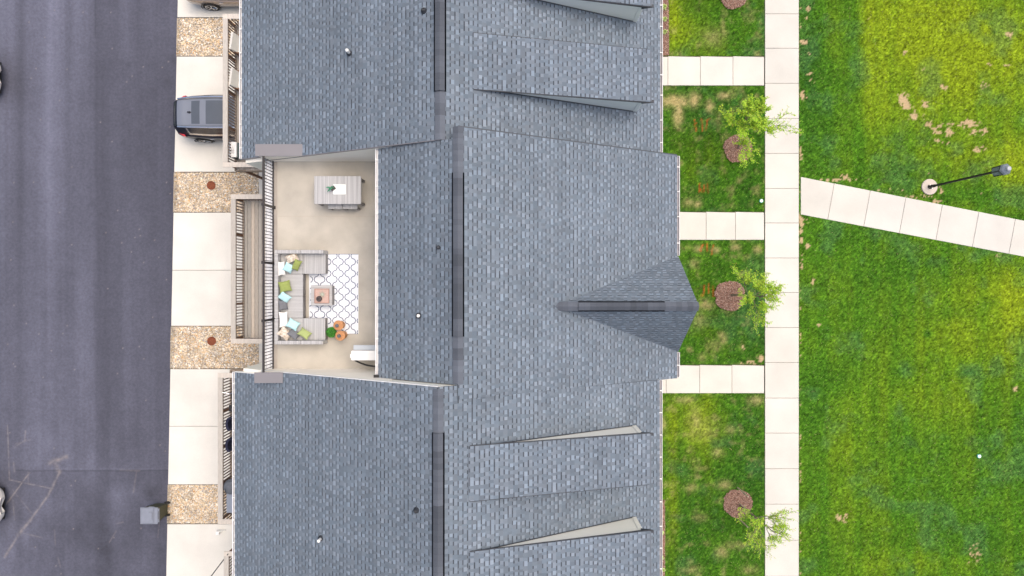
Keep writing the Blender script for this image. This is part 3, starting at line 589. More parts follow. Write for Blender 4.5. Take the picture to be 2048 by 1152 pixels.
def side_unit(u, y0, y1, lab, dorm, sgn, vent_spans, cap_spans, capx):
    """townhouses beside the terrace one. y0<y1; sgn=+1 if the joint with the middle house is at y0 (north house)"""
    ho = empty('townhouse', (0, 0, 0), label=lab, cat='house', group='row of grey shingled townhouses')
    xr, zr = ridge(u); xw_, xe_ = EAV[u]; m = PL[u][2]; ww = -8.9; we = xe_ - .32
    b = MB(); a0, a1 = y0 + .002, y1 - .002
    b.prism([(ww, 0), (ww, rz(u, ww) - .13), (xr, zr - .13), (we, rz(u, we) - .13), (we, 0)], 'y', a0, a1); b.build('wall', M['siding'] if sgn < 0 else M['stucco'], ho)
    r = MB()
    joint = y0 if sgn > 0 else y1
    jW = lambda x: joint + sgn * (.13 if x < -8.1 else 0)            # rake steps back beyond the party wall
    if sgn > 0: loW, hiW = jW, (lambda x: y1); loE, hiE = (lambda x: y0), (lambda x: y1)
    else: loW, hiW = (lambda x: y0), jW; loE, hiE = (lambda x: y0), (lambda x: joint if x < ridge('M')[0] + .35 else GS - .004)
    sd0 = int(abs(y0) * 100)
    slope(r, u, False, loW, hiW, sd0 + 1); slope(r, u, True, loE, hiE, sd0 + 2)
    ro = r.build('roof', M['shingle'], ho)
    ul = MB(); c0, c1 = (joint + .13, y1) if sgn > 0 else (y0, joint - .13); underlay(ul, u, c0 + .005, c1 - .005, x1=-7.9)
    d0, d1 = (y0, y1) if sgn > 0 else (y0, joint); underlay(ul, u, d0 + .005, d1 - .005, x0=-7.9, x1=ridge('M')[0])
    d0, d1 = (y0, y1) if sgn > 0 else (y0, GS); underlay(ul, u, d0 + .005, d1 - .005, x0=ridge('M')[0]); ul.build('roof_deck', M['underlay'], ro)
    # ridge cap
    cp = MB(); vb = MB()
    for (p, q) in cap_spans: ridge_cap(cp, (xr, p, zr), (xr, q, zr), (1, 0, 0), m, seed=sd0 + 5)
    vt = MB()
    for (p, q) in vent_spans: ridge_cap(vt, (xr, p, zr), (xr, q, zr), (1, 0, 0), m, lift=.075, half=.135, exposure=.16, seed=sd0 + 6, vent=True, vb=vb)
    cp.build('ridge_cap', M['shingle'], ho)
    if vent_spans: vo = vt.build('ridge_vent', M['shingle'], ho); vb.build('vent_slot', M['slot'], vo)
    # rake trim where the roof stands above the terrace and the middle roof
    rb = MB(); t0 = joint - sgn * .02 if sgn > 0 else joint
    yb = joint - .02 if sgn > 0 else joint
    rake_board(rb, u, -8.1, xr if sgn < 0 else xr, yb, .02, .10 if sgn > 0 else .12)
    yb2 = joint + .13 - .02 if sgn > 0 else joint - .13
    rake_board(rb, u, xw_, -8.1, yb2, .02, .12)
    rb.build('rake_trim', M['capmetal'] if sgn > 0 else M['white'], ho)
    ft = MB(); fe = MB(); ft.box(xw_ + .02, c0 + .0, rz(u, xw_) - .24, xw_ + .045, c1, rz(u, xw_) - .03); fe.box(xe_ - .045, (y0 if sgn > 0 else y0), rz(u, xe_) - .24, xe_ - .02, (y1 if sgn > 0 else GS), rz(u, xe_) - .03)
    ft.box(xw_ + .045, c0, rz(u, xw_) - .24, ww, c1, rz(u, xw_) - .23); fe.box(we, c0, rz(u, xe_) - .24, xe_ - .045, c1 - (.3 if sgn < 0 else 0), rz(u, xe_) - .23); ft.build('fascia', M['white'], ho); fe.build('fascia', M['white'], ho)
    gutter(ho, xw_ + .02, rz(u, xw_) - .02, c0 + .01, c1 - .01, -1); gutter(ho, xe_ - .02, rz(u, xe_) - .02, (4.33 if sgn > 0 else y0 + .01), (y1 - .01 if sgn > 0 else GS - .02), 1)
    # dormers
    for (da, db, xa, za, xb, zb, front, smat) in dorm:
        # shed dormer: plane from (xa,za) to (xb,zb) between y=da..db
        dl = math.hypot(xb - xa, zb - za); V_ = ((xb - xa) / dl, 0, (zb - za) / dl)
        dm = MB(); shingles(dm, (xa, 0, za), (0, 1, 0), V_, lambda v: da, lambda v: db, dl, int(abs(da) * 91))
        slp = (zb - za) / (xb - xa); zf = za + slp * (front - xa)
        dr_ = dm.build('dormer', M['shingle'], ho)
        c = MB(); top = [(xa + .02, za - .03), (front, zf - .05), (front, rz(u, front) - .04), (xa + .02, za - .25)]
        c.prism(top, 'y', da + .05, db - .05); c.build('dormer_wall', M[smat], dr_)
        tr = MB(); ut = [(xa + .03, za - .014), (xb, zb - .014), (xb, zb - .10), (xa + .03, za - .03)]
        tr.prism(ut, 'y', da - .022, db + .022); tr.build('dormer_deck', M['flash'], dr_)
        fl = MB()                                        # corner board and step flashing against the main roof
        fc = db - .048 if abs(db) < abs(da) else da + .048; sg = 1 if fc == db - .048 else -1
        fl.prism([(front - .12, zf - .10), (front + .012, zf - .10), (front + .012, rz(u, front) + .01), (front - .12, rz(u, front - .12) + .01)], 'y', fc, fc + sg * .02); fl.build('corner_board', M[smat], dr_)
        s2 = MB(); s2.prism([(xa + .4, rz(u, xa + .4) + .018), (front, rz(u, front) + .018), (front, rz(u, front) - .02), (xa + .4, rz(u, xa + .4) - .02)], 'y', fc + sg * .0, fc + sg * .03); s2.build('flashing', M['flash'], dr_)
        en = MB(); en.box(xb - .01, da + .03, zb - .09, xb + .055, db - .03, zb - .03); en.build('dormer_gutter', M['underlay'], dr_)
        en = MB(); ye = fc + sg * .05; en.prism([(xb - .26, zb - .02), (xb + .13, zb - .05), (xb + .13, zb - .09), (xb - .22, zb - .22)], 'y', min(ye, ye - sg * .08), max(ye, ye - sg * .08)); en.build('eave_return', M['flash'], dr_)
        wn = (da + db) / 2; window(dr_, front, wn, rz(u, front) + .35, .9, .6, 1)
    # parapet of the party wall
    xa, xb = capx; pz = TZ + .96; yA, yB = (joint + .002, joint + .34) if sgn > 0 else (joint - .30, joint - .002)
    pw = MB(); pw.box(xa + .02, yA + .02, rz(u, xa) - .4, xb, yB - .02, pz - .03); pw.build('party_wall', M['stucco'], ho)
    pc = MB(); pc.box(xa, yA - .02, pz - .03, xb + .02, yB + .02, pz, bev=.006); pc.build('wall_coping', M['capmetal'], ho)
    for yy_ in [y0 + 1.6, y1 - 1.6]: window(ho, we, yy_, 1.0, 1.1, 1.5, 1); window(ho, we, yy_, 4.2, 1.1, 1.5, 1)
    garage(ho, ww, (y0 + y1) / 2)
    return ho

def dspec(u, ys, xa_old, front_old, xb_old, h_old, smat):
    ae, aw, m = PL[u]; xa = xa_old * K; za = H - (ae + m * xa); fr = front_old * K; hz = rz(u, fr) + h_old * K
    sl = (hz - za) / (fr - xa); xb = xb_old * K
    return (min(ys) * K, max(ys) * K, xa, za + .02, xb, za + .02 + sl * (xb - xa), fr, smat)
# spans along the ridges: photo rows at ridge height
def ry(u, y): return (CY - y) * (H - ridge(u)[1]) / F
hn = side_unit('N', WN, 4.02 + 7.9, 'grey shingled townhouse north of the terrace, its two dormers showing side walls toned grey for shade',
               [dspec('N', (5.95, 7.66), -1.21, 4.33, 4.52, 1.49, 'siding_shade'), dspec('N', (9.08, 10.75), -1.21, 4.33, 4.52, 1.49, 'siding_shade')], 1,
               [(ry('N', 182), 4.02 + 7.88)], [(ry('N', 182), WN)], (-8.07, -6.47))
hs = side_unit('S', WS - 7.0, WS, 'grey shingled townhouse south of the terrace, its two dormers showing cream side walls',
               [dspec('S', (-4.85, -6.49), -1.29, 4.26, 4.45, 1.5, 'siding'), dspec('S', (-8.0, -9.65), -1.29, 4.26, 4.45, 1.5, 'siding')], -1,
               [(ry('S', 866), WS - 6.98)], [(ry('S', 866), WS - .06)], (-8.10, -7.22))
h4 = empty('townhouse', (0, 0, 0), label='townhouse at the bottom edge of the photo, only its wooden deck in view', cat='house', group='row of grey shingled townhouses')
b = MB(); xr_, zr_ = ridge('S'); y4 = WS - 7.004
b.prism([(-8.9, 0), (-8.9, 8.2), (xr_, zr_ - .35), (4.5, 8.0), (4.5, 0)], 'y', y4 - 7, y4); b.build('wall', M['siding'], h4)
b = MB(); slope(b, 'S', False, lambda x: y4 - 3.5, lambda x: y4, 401); slope(b, 'S', True, lambda x: y4 - 3.5, lambda x: y4, 402); r4 = b.build('roof', M['shingle'], h4)
b = MB(); underlay(b, 'S', y4 - 7, y4, th=.12); b.build('roof_deck', M['underlay'], r4)

# ---- middle house with terrace
hm = empty('townhouse', (0, 0, 0), label='middle townhouse with the furnished roof terrace and a small front gable', cat='house', group='row of grey shingled townhouses')
xr, zr = ridge('M'); xw_, xe_ = EAV['M']; TX = -7.86; DX = xw_ + .45
b = MB()
b.prism([(TX, 0), (TX, TZ - .03), (DX, TZ - .03), (DX, rz('M', DX) - .13), (xr, zr - .13), (xe_ - .35, rz('M', xe_ - .35) - .13), (xe_ - .35, 0)], 'y', WS + .003, WN - .003); b.build('wall', M['siding'], hm)
b = MB(); b.prism([(xr, 7.0), (xr, zr - .14), (xe_ - .36, rz('M', xe_ - .36) - .14), (xe_ - .36, 0), (4.4, 0), (4.4, 7.0)], 'y', WN + .005, GN - .05); b.prism([(4.3, 0), (4.3, 8.0), (xe_ - .36, rz('M', xe_ - .36) - .14), (xe_ - .36, 0)], 'y', GS + .05, WS - .005); b.build('side_wall', M['siding'], hm)
b = MB(); b.box(TX + .02, WS + .004, TZ - .03, DX - .002, WN - .004, TZ); fl = b.build('terrace_floor', M['terr'], hm)
b = MB()
for x in (-7.9,): b.box(TX + .01, WS + .01, TZ, -7.70, WN - .01, TZ + .004)
b.build('floor_edge', mat('grey_edge_flashing', (.36, .32, .28), .7, var=.1), fl)
b = MB()
for yy_ in (2.2, -.55): b.box(-7.68, yy_, TZ + .0005, DX - .02, yy_ + .012, TZ + .002)
b.build('floor_joint', mat('coating_seam', (.40, .35, .29), .8, var=.1), fl)
# terrace side walls: cream cladding on the party walls, following the neighbour's roof
for (u, y, sg) in (('N', WN, -1), ('S', WS, 1)):
    b = MB(); xs_ = [TX, -8.1 if u == 'N' else -8.1, DX]
    capx = -6.47 if u == 'N' else -7.22
    top = [(TX, TZ + .95), (capx, TZ + .95), (capx, min(TZ + .95, rz(u, capx) - .04)), (DX, rz(u, DX) - .11)]
    b.prism([(TX, TZ + .001)] + top + [(DX, TZ + .001)], 'y', y, y + sg * .018); b.build('terrace_wall', M['stucco'], hm)
# glass doors under the eave
b = MB(); b.box(DX - .04, -1.2, TZ + .01, DX - .005, 1.9, TZ + 2.1); d_ = b.build('patio_door', M['white'], hm); b = MB(); b.box(DX - .05, -1.12, TZ + .1, DX - .042, .3, TZ + 2.02); b.box(DX - .05, .4, TZ + .1, DX - .042, 1.82, TZ + 2.02); b.build('pane', M['glass'], d_)
# roof
b = MB()
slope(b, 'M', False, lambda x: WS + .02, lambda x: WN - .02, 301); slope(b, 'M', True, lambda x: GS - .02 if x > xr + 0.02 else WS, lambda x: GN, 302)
ro = b.build('roof', M['shingle'], hm)
b = MB(); underlay(b, 'M', WS + .02, WN - .02, x1=xr); underlay(b, 'M', GS + .005, GN - .005, x0=xr + .01); b.build('roof_deck', M['underlay'], ro)
b = MB(); M['rk'] = mat('drip_edge_and_shade', (.06, .07, .085), .6, var=.1); rake_board(b, 'M', xr, xe_, GN - .003, .04, .14); b.build('rake_trim', M['rk'], hm); b = MB(); rake_board(b, 'M', 4.98, xe_, GS - .012, .014, .14); b.build('rake_trim', M['rk'], hm)  # north rake's dark strip stands in for shade at the roof step
b = MB(); b.box(xe_ - .045, GS, rz('M', xe_) - .24, xe_ - .02, GN, rz('M', xe_) - .03); b.box(xw_ + .02, WS + .02, rz('M', xw_) - .24, xw_ + .045, WN - .02, rz('M', xw_) - .03)
b.box(xw_ + .045, WS + .02, rz('M', xw_) - .24, DX, WN - .02, rz('M', xw_) - .23); b.box(xe_ - .35, GS, rz('M', xe_) - .24, xe_ - .045, GN, rz('M', xe_) - .23); b.build('fascia', M['white'], hm)
gutter(hm, xw_ + .02, rz('M', xw_) - .02, WS + .05, WN - .03, -1)
Dg = 21.9 * K; zg = H - Dg; yg = -.735 * K; Fg = 6.0 * K; gh = 1.70 * K; zge = rz('M', xe_) + .02; gs = (zg - zge) / gh
gutter(hm, xe_ - .02, rz('M', xe_) - .02, yg + gh + .05, GN - .02, 1); gutter(hm, xe_ - .02, rz('M', xe_) - .02, GS + .02, yg - gh - .05, 1)
b = MB(); b.tube((xw_ - .05, WS + .06, rz('M', xw_) - .1), (xw_ - .05, WS + .06, TZ), .035); b.box(xw_ - .14, WS + .02, rz('M', xw_) - .05, xw_ + .03, WS + .10, rz('M', xw_) + .02); b.build('downspout', M['black'], hm)
cp = MB(); ry_ = lambda y: (CY - y) * (H - zr) / F
ridge_cap(cp, (xr, ry_(345), zr), (xr, GN, zr), (1, 0, 0), .6, seed=11, half=.15); cp.build('ridge_cap', M['shingle'], hm); cp = MB(); ridge_cap(cp, (xr, ry_(673), zr), (xr, WS + .05, zr), (1, 0, 0), .6, seed=12, half=.15)
cp.build('ridge_cap', M['shingle'], hm)
vt = MB(); vb = MB(); ridge_cap(vt, (xr, ry_(673), zr), (xr, ry_(345), zr), (1, 0, 0), .6, lift=.075, half=.135, exposure=.16, seed=13, vent=True, vb=vb)
vo = vt.build('ridge_vent', M['shingle'], hm); vb.build('vent_slot', M['slot'], vo)
# front gable
g = MB(); c = 1 / math.sqrt(1 + gs * gs); L_ = gh / c; xg0 = (Dg - PL['M'][0]) / .6 - .15
for sg in (1, -1):
    shingles(g, (0, yg, zg), (1, 0, 0), (0, sg * c, -gs * c), lambda v: xg0 + (v * c * gs) / .6 - .25, lambda v: Fg, L_, 55 + sg)
go = g.build('gable_roof', M['shingle'], hm)
b = MB(); b.prism([(yg, zg - .014), (yg + gh, zge - .014), (yg + gh, zge - .12), (yg, zg - .14), (yg - gh, zge - .12), (yg - gh, zge - .014)], 'x', xe_ - .5, Fg - .004); b.build('gable_rake', M['flash'], go)
b = MB(); b.prism([(yg, zg - .15), (yg + gh, zge - .15), (yg + gh, zge - .4), (yg - gh, zge - .4), (yg - gh, zge - .15)], 'x', xe_ - .36, xe_ - .2); b.build('gable_wall', M['siding'], go)
gx = lambda x: WX(x, zg)
cp = MB(); ridge_cap(cp, (xg0 - .12, yg, zg), (gx(1157), yg, zg), (0, 1, 0), .75, seed=21, half=.14); cp.build('ridge_cap', M['shingle'], go); cp = MB(); ridge_cap(cp, (Fg, yg, zg), (gx(1330), yg, zg), (0, 1, 0), .9, seed=22, half=.14); cp.build('ridge_cap', M['shingle'], go)
vt = MB(); vb = MB(); ridge_cap(vt, (gx(1157), yg, zg), (gx(1330), yg, zg), (0, 1, 0), .8, lift=.06, half=.12, exposure=.17, seed=23, vent=True, vb=vb)
vt.build('ridge_vent', M['shingle'], go); vb.build('vent_slot', M['slot'], go)
for yy_ in (2.6, -.7): window(hm, xe_ - .36, yy_, 1.0, 1.2, 1.5, 1); window(hm, xe_ - .36, yy_, 4.3, 1.2, 1.5, 1)
garage(hm, TX, .6)
# terrace ledge gutter and railing
b = MB(); b.box(TX - .24, WS, TZ - .28, TX, WN, TZ - .08); b.box(TX - .24, WS, TZ - .08, TX - .22, WN, TZ - .02); b.box(TX - .10, WS, TZ - .08, TX - .085, WN, TZ - .05); b.build('terrace_ledge', M['gutter'], hm)
RX = -7.81
b = MB(); b.box(RX - .03, WS + .02, TZ + .93, RX + .03, WN - .02, TZ + .975); rail = b.build('terrace_railing', M['rail'], hm)
b = MB(); b.box(RX - .02, WS + .02, TZ + .07, RX + .02, WN - .02, TZ + .105); b.build('bottom_rail', M['rail'], rail)
for yy_ in (2.49, .66, -1.17):
    b = MB(); b.box(RX - .035, yy_ - .035, TZ, RX + .035, yy_ + .035, TZ + 1.0); b.box(RX - .055, yy_ - .055, TZ, RX + .055, yy_ + .055, TZ + .03); b.box(RX - .045, yy_ - .045, TZ + 1.0, RX + .045, yy_ + .045, TZ + 1.02); b.build('post', M['rail'], rail)
b = MB(); b.box(-.010, -.010, 0, .010, .010, .83); b0 = b.build('baluster', M['rail'], rail); b0.location = (RX, WS + .1, TZ + .10); y = WS + .21
while y < WN - .06:
    if min(abs(y - q) for q in (2.49, .66, -1.17)) > .05:
        o = b0.copy(); COL.objects.link(o); o.location = (RX, y, TZ + .10)
    y += .104

# ---- wooden decks
def deck(parent, x0, x1, y0, y1, zf=3.15, seed=0, red=()):
    rd = random.Random(seed); n = int((x1 - x0) / .145); b = MB()
    for k in range(n):
        v = rd.uniform(.82, 1.2); h_ = rd.uniform(-.04, .06)
        b.box(x0 + .16 + k * .145, y0 + .05, zf - .035, x0 + .16 + k * .145 + .130, y1 - .05, zf + rd.uniform(-.002, .002), (v * (1 + h_), v, v * (1 - h_)), 0)
    b.box(x0 + .06, y0, zf - .28, x0 + .10, y1, zf - .04, (.8, .7, .6)); b.box(x0 + .1, y0, zf - .28, x1, y0 + .04, zf - .04, (.8, .7, .6)); b.box(x0 + .1, y1 - .04, zf - .28, x1, y1, zf - .04, (.8, .7, .6))
    dk = b.build('deck', M['wood'], parent)
    zt = zf + .95; cw = .19
    cap = MB(); tone = rd.uniform(1.05, 1.2)
    cap.box(x0, y0 + cw, zt - .035, x0 + cw, y1 - cw, zt, (tone * .98, tone, tone * 1.02)); cap.box(x0, y0, zt - .035, x1, y0 + cw - .003, zt + .001, (tone * 1.15,) * 3); cap.box(x0, y1 - cw + .003, zt - .035, x1, y1, zt + .001, (tone * 1.2,) * 3)
    cap.build('rail_cap', M['wood'], dk)
    ix = x0 + .15
    br = MB(); br.box(ix, y0 + .1, zf + .07, ix + .045, y1 - .1, zf + .12, (.7, .62, .55)); br.box(ix, y0 + .1, zt - .10, ix + .04, y1 - .1, zt - .037, (.6, .5, .45))
    for q in (y0 + .12, y1 - .16): br.box(ix, q, zf + .07, x1, q + .04, zf + .12, (.8, .8, .8)); br.box(ix, q, zt - .1, x1, q + .04, zt - .037, (.8, .8, .8))
    br.build('bottom_rail', M['wood'], dk)
    pm = MB(); pm.box(-.045, -.045, -3.15 + .0, .045, .045, .91); p0 = None; npst = 5
    for k in range(npst):
        yy_ = y0 + .16 + k * (y1 - y0 - .32) / (npst - 1)
        o = pm.build('post', M['woodred'], dk) if p0 is None else p0.copy()
        if p0 is not None: COL.objects.link(o)
        p0 = p0 or o; o.location = (x0 + .11, yy_, zf)
    bm_ = MB(); bm_.box(-.018, -.018, 0, .018, .018, .80); b0 = None; y = y0 + .24
    while y < y1 - .2:
        o = bm_.build('baluster', M['woodbal'], dk) if b0 is None else b0.copy()
        if b0 is not None: COL.objects.link(o)
        b0 = b0 or o; o.location = (ix + .018, y, zf + .10); y += .118
    for q in (y0 + .14, y1 - .14):
        x = ix + .13
        while x < x1 - .05:
            o = b0.copy(); COL.objects.link(o); o.location = (x, q, zf + .10); x += .13
    return dk
M['woodbal'] = mat('baluster_wood', (.20, .155, .135), .85, var=.15, vscale=20)
zc = 4.1
deck(hn, WX(445.5, zc), -8.92, WY(334, zc), WY(28, zc), seed=3)
deck(hm, WX(461.5, zc), TX - .01, WY(687, zc), WY(388.5, zc), seed=4)
deck(hs, WX(435.5, zc), -8.92, WY(1048, zc), WY(746, zc), seed=5)
deck(h4, WX(447.5, zc), -8.92, WY(1400, zc), WY(1103, zc), seed=6)

# ---- roof pipes
def pipe(u, px, py, white=True, h_=.32, r=.045, label=''):
    X, Y = 0, 0; z = 11.0
    for _ in range(8): X, Y = WX(px, z), WY(py, z); z = rz(u, X)
    t = empty('vent_pipe', (X, Y, z), label=label, cat='vent pipe', group='vent pipes on the roofs')
    b = MB(); b.lathe([(r, -.1), (r, h_), (r * .8, h_), (r * .78, h_ - .03)], n=14); b.build('pipe', M['white'] if white else M['flash'], t, smooth=False)
    b = MB(); b.lathe([(r * 2.0, -.06), (r * 1.9, .045), (r * 1.25, .09), (r * 1.1, .10)], n=14); b.build('boot', M['flash'], t)
pipe('N', 699, 107, label='white vent pipe with a dark boot on the north townhouse roof')
pipe('N', 848, 22, False, .14, label='short dark vent beside the ridge at the top edge of the photo')
pipe('M', 838, 631, True, .16, label='short white-capped vent pipe on the middle roof, left of the ridge')
pipe('M', 877, 495, False, .06, .03, label='tiny dark vent stub near the ridge of the middle roof')
pipe('S', 833, 1020, False, .16, label='short dark vent beside the ridge of the south townhouse')
pipe('S', 642, 1076, True, .26, label='white vent pipe low on the south townhouse roof')

# ------------------------------------------------------------------ trees
def tree(px, py, hgt, rad, lean, seed, label, leaves, stakes=False, lean_tall=1.0):
    rd = random.Random(seed); bx, by = WX(px), WY(py); t = empty('young_tree', (bx, by, .04), label=label, cat='tree', group='young street trees in mulch rings')
    tr = MB(); tips = []
    def limb(p, d, L, r, depth):
        n = 4; q = Vector(p); d = Vector(d)
        for k in range(n):
            d2 = (d + Vector((rd.gauss(0, .13), rd.gauss(0, .13), rd.gauss(.03, .08)))).normalized(); e = q + d2 * (L / n)
            tr.tube(q, e, r * (1 - k / n * .6), r * (1 - (k + 1) / n * .6), 5 if depth else 6, cap=False)
            if depth < 2 and k >= (1 if depth == 0 else 0):
                for s in range(2 if depth else 3):
                    a = rd.random() * 6.28; sd_ = (d2 + Vector((math.cos(a), math.sin(a), rd.uniform(-.2, .5))) * rd.uniform(.6, 1.0)).normalized(); limb(e, sd_, L * rd.uniform(.4, .62), r * .45, depth + 1)
            if depth >= 1: tips.append((q.copy(), e.copy(), depth))
            q = e; d = d2
    tp0 = Vector((lean[0] * .45, lean[1] * .45, hgt * .42)); mid = tp0 * .5 + Vector((rd.uniform(-.03, .03), .02, 0))
    tr.tube((0, 0, -.05), mid, .05, .042, 10, cap=False); tr.tube(mid, tp0, .042, .036, 10, cap=False)
    nb = 9; top = Vector((lean[0], lean[1], hgt))
    for k in range(nb):
        f = k / nb; p = tp0 + (top - tp0) * f * .62; a = k * 2.4 + rd.random() * .6; rr = rad * (1 - .45 * f) 
        limb(p, (math.cos(a) * .85, math.sin(a) * .85, .55 + f * .5), rr * rd.uniform(.75, 1.05), .018, 0)
    tr.tube(tp0, tp0 + (top - tp0) * .8, .034, .012, 8, cap=False); limb(tp0 + (top - tp0) * .7, (0, 0, 1), hgt * .2, .012, 1)
    tr.build('trunk', M['bark'], t)
    L = []; n = leaves; segs = tips
    A = np.array([list(a) for a, b, d in segs]); B = np.array([list(b) for a, b, d in segs]); idx = rng.integers(0, len(segs), n); tt = rng.random((n, 1))
    P = A[idx] * (1 - tt) + B[idx] * tt + rng.normal(0, .024, (n, 3)); 
    a = rng.random(n) * 6.28; tl = rng.uniform(-.6, .6, n); l = rng.uniform(.020, .038, n); w_ = l * .42
    D_ = np.stack([np.cos(a) * np.cos(tl), np.sin(a) * np.cos(tl), np.sin(tl)], 1) * l[:, None]; rl = rng.uniform(-.7, .7, n)
    Wv = np.stack([-np.sin(a) * np.cos(rl), np.cos(a) * np.cos(rl), np.sin(rl)], 1) * w_[:, None]
    V = np.stack([P - D_, P - D_ * .1 + Wv, P + D_, P - D_ * .1 - Wv], 1).reshape(-1, 3)
    pc = np.array([(.28, .49, .025), (.36, .57, .03), (.19, .38, .02), (.45, .57, .05), (.34, .30, .04)])
    c = pc[rng.choice(5, n, p=[.34, .26, .22, .13, .05])] * (.75 + .5 * rng.random((n, 1)))
    np_mesh('crown', V, np.arange(4 * n).reshape(-1, 4), M['leaf'], cols=np.repeat(c, 4, 0), parent=t)
    return t
tree(1476, 297, 4.0, 1.38, (-.85, .85), 5, 'leafiest young tree, spreading over the sidewalk beside the northern lawn', 12500)
tree(1462, 590, 4.4, 1.2, (.22, .0), 9, 'young tree in front of the gable, its round mulch ring fully in view', 6500)
tree(1481, 1010, 4.3, 1.15, (.08, .15), 14, 'thin young tree held between three wooden stakes near the bottom', 3400)
tree(1465, -40, 4.0, .7, (.1, .5), 21, 'young tree beyond the top edge of the photo, only its mulch showing', 3000)
for (x, y, lb) in ((1475, 975, 'uppermost'), (1478, 1006, 'middle'), (1478, 1037, 'lowest')):
    X, Y = WX(x), WY(y); b = MB(); b.tube((X, Y, 0), (X + .02, Y, 1.35 if lb == 'uppermost' else 1.1), .03, .027, 8); b.build('tree_stake', M['stake'], label=lb + ' of the three wooden stakes around the thin tree', cat='stake', group='stakes around the thin young tree')

# hostas
hs_n = 0
for (x, y, lb) in ((1328, 16, 'uppermost'), (1328, 40, 'second'), (1328, 65, 'third'), (1323, 1064, 'first'), (1323, 1114, 'middle'), (1325, 1138, 'lowest')):
    X, Y = WX(x), WY(y); b = MB()
    for k in range(26):
        a = k * 2.4; r = random.uniform(.10, .2) * (.9 if y < 500 else .75); zt = random.uniform(.06, .2); w_ = .022; c_, s_ = math.cos(a), math.sin(a)
        b.add([(X, Y, .03), (X + c_ * r * .5 - s_ * w_, Y + s_ * r * .5 + c_ * w_, zt), (X + c_ * r, Y + s_ * r, zt * .6), (X + c_ * r * .5 + s_ * w_, Y + s_ * r * .5 - c_ * w_, zt)], [(0, 1, 2, 3)])
    b.build('hosta_plant', M['hosta'], label='%s light green leafy plant in the mulch bed at the %s of the photo' % (lb, 'top' if y < 500 else 'bottom'), cat='plant', group='light green plants along the front wall')

# ------------------------------------------------------------------ lamp post
lx, ly = WX(1858), WY(374)
lp = empty('street_lamp', (lx, ly, 0), label='black lamp post with a faceted lantern on a round concrete base', cat='street lamp')
b = MB(); b.lathe([(.36, -.1), (.36, .05), (.345, .07), (.01, .07)], n=32); b.build('footing', mat('footing_concrete', (.50, .44, .38), .9, var=.08, vscale=8), lp)
b = MB(); b.lathe([(.10, .07), (.10, .12), (.075, .16), (.065, .45), (.05, .5), (.046, 4.05), (.075, 4.08), (.075, 4.14), (.05, 4.16)], n=16); b.build('post', M['black'], lp)
b = MB()
for k in range(4): b.tube((math.cos(k * 1.57 + .6) * .085, math.sin(k * 1.57 + .6) * .085, .12), (math.cos(k * 1.57 + .6) * .085, math.sin(k * 1.57 + .6) * .085, .17), .014, n=6)
b.build('bolt', M['chrome'], lp)
b = MB(); b.lathe([(.10, 4.16), (.19, 4.28), (.205, 4.74)], n=6, ph=.25); ln_ = b.build('lantern', M['lantern'], lp)
b = MB()
for k in range(6):
    a = .25 + k * math.pi / 3; ca, sa = math.cos(a), math.sin(a); b.tube((ca * .102, sa * .102, 4.16), (ca * .195, sa * .195, 4.28), .012, n=6); b.tube((ca * .195, sa * .195, 4.28), (ca * .21, sa * .21, 4.74), .018, n=6)
b.lathe([(.215, 4.72), (.235, 4.74), (.235, 4.78)], n=6, ph=.25); b.build('frame', M['black'], ln_)
b = MB(); b.lathe([(.235, 4.785), (.20, 4.86), (.12, 4.93), (.10, 4.95)], n=6, ph=.25); b.build('hood', M['lantern'], ln_)
b = MB(); b.lathe([(.10, 4.952), (.09, 5.0), (.075, 5.02), (.01, 5.025)], n=18); b.build('finial', mat('photocell_grey', (.36, .38, .42), .5), ln_)

# ------------------------------------------------------------------ small ground items
for (x, y, lb) in ((423, 371, 'rusty round cover in the gravel above the middle driveway'), (424, 682, 'rusty round cover in the gravel below the middle driveway')):
    b = MB(); X, Y = WX(x), WY(y); b.lathe([(.19, -.02), (.20, .05), (.17, .06), (.15, .045), (.01, .05)], (X, Y, 0), 18)
    for k in range(7): b.tube((X + math.cos(k * .9) * .08, Y + math.sin(k * .9) * .08, .045), (X + math.cos(k * .9) * .14, Y + math.sin(k * .9) * .14, .062), .014, n=5)
    b.build('drain_cover', M['rust'], label=lb, cat='drain cover', group='rusty covers in the gravel')
for (x, y, r, lb) in ((1522, 402, .085, 'white and teal round cap in the grass beside the sidewalk'), (1957, 912, .09, 'pale round cap in the large lawn')):
    t = empty('utility_cap', (WX(x), WY(y), 0), label=lb, cat='utility_cover', group='round utility caps in the grass'); b = MB(); b.lathe([(r, 0), (r, .06), (r * .92, .065)], n=20); b.build('ring', M['teal'], t); b = MB(); b.lathe([(r * .8, .05), (r * .8, .072), (r * .3, .08), (.01, .078)], n=20); b.build('cap', M['white'], t)  # round utility caps set in the lawn
b = MB(); X, Y, _ = W(437, 1062); b.box(X, Y - .07, .02, X + .14, Y + .09, .30, bev=.01); b.prism([(X + .14, .30), (X + .34, .04), (X + .14, .04)], 'y', Y + .04, Y + .09); b.build('utility_box', M['white'], label='small white box on the pale driveway beside the lowest deck', cat='utility box')
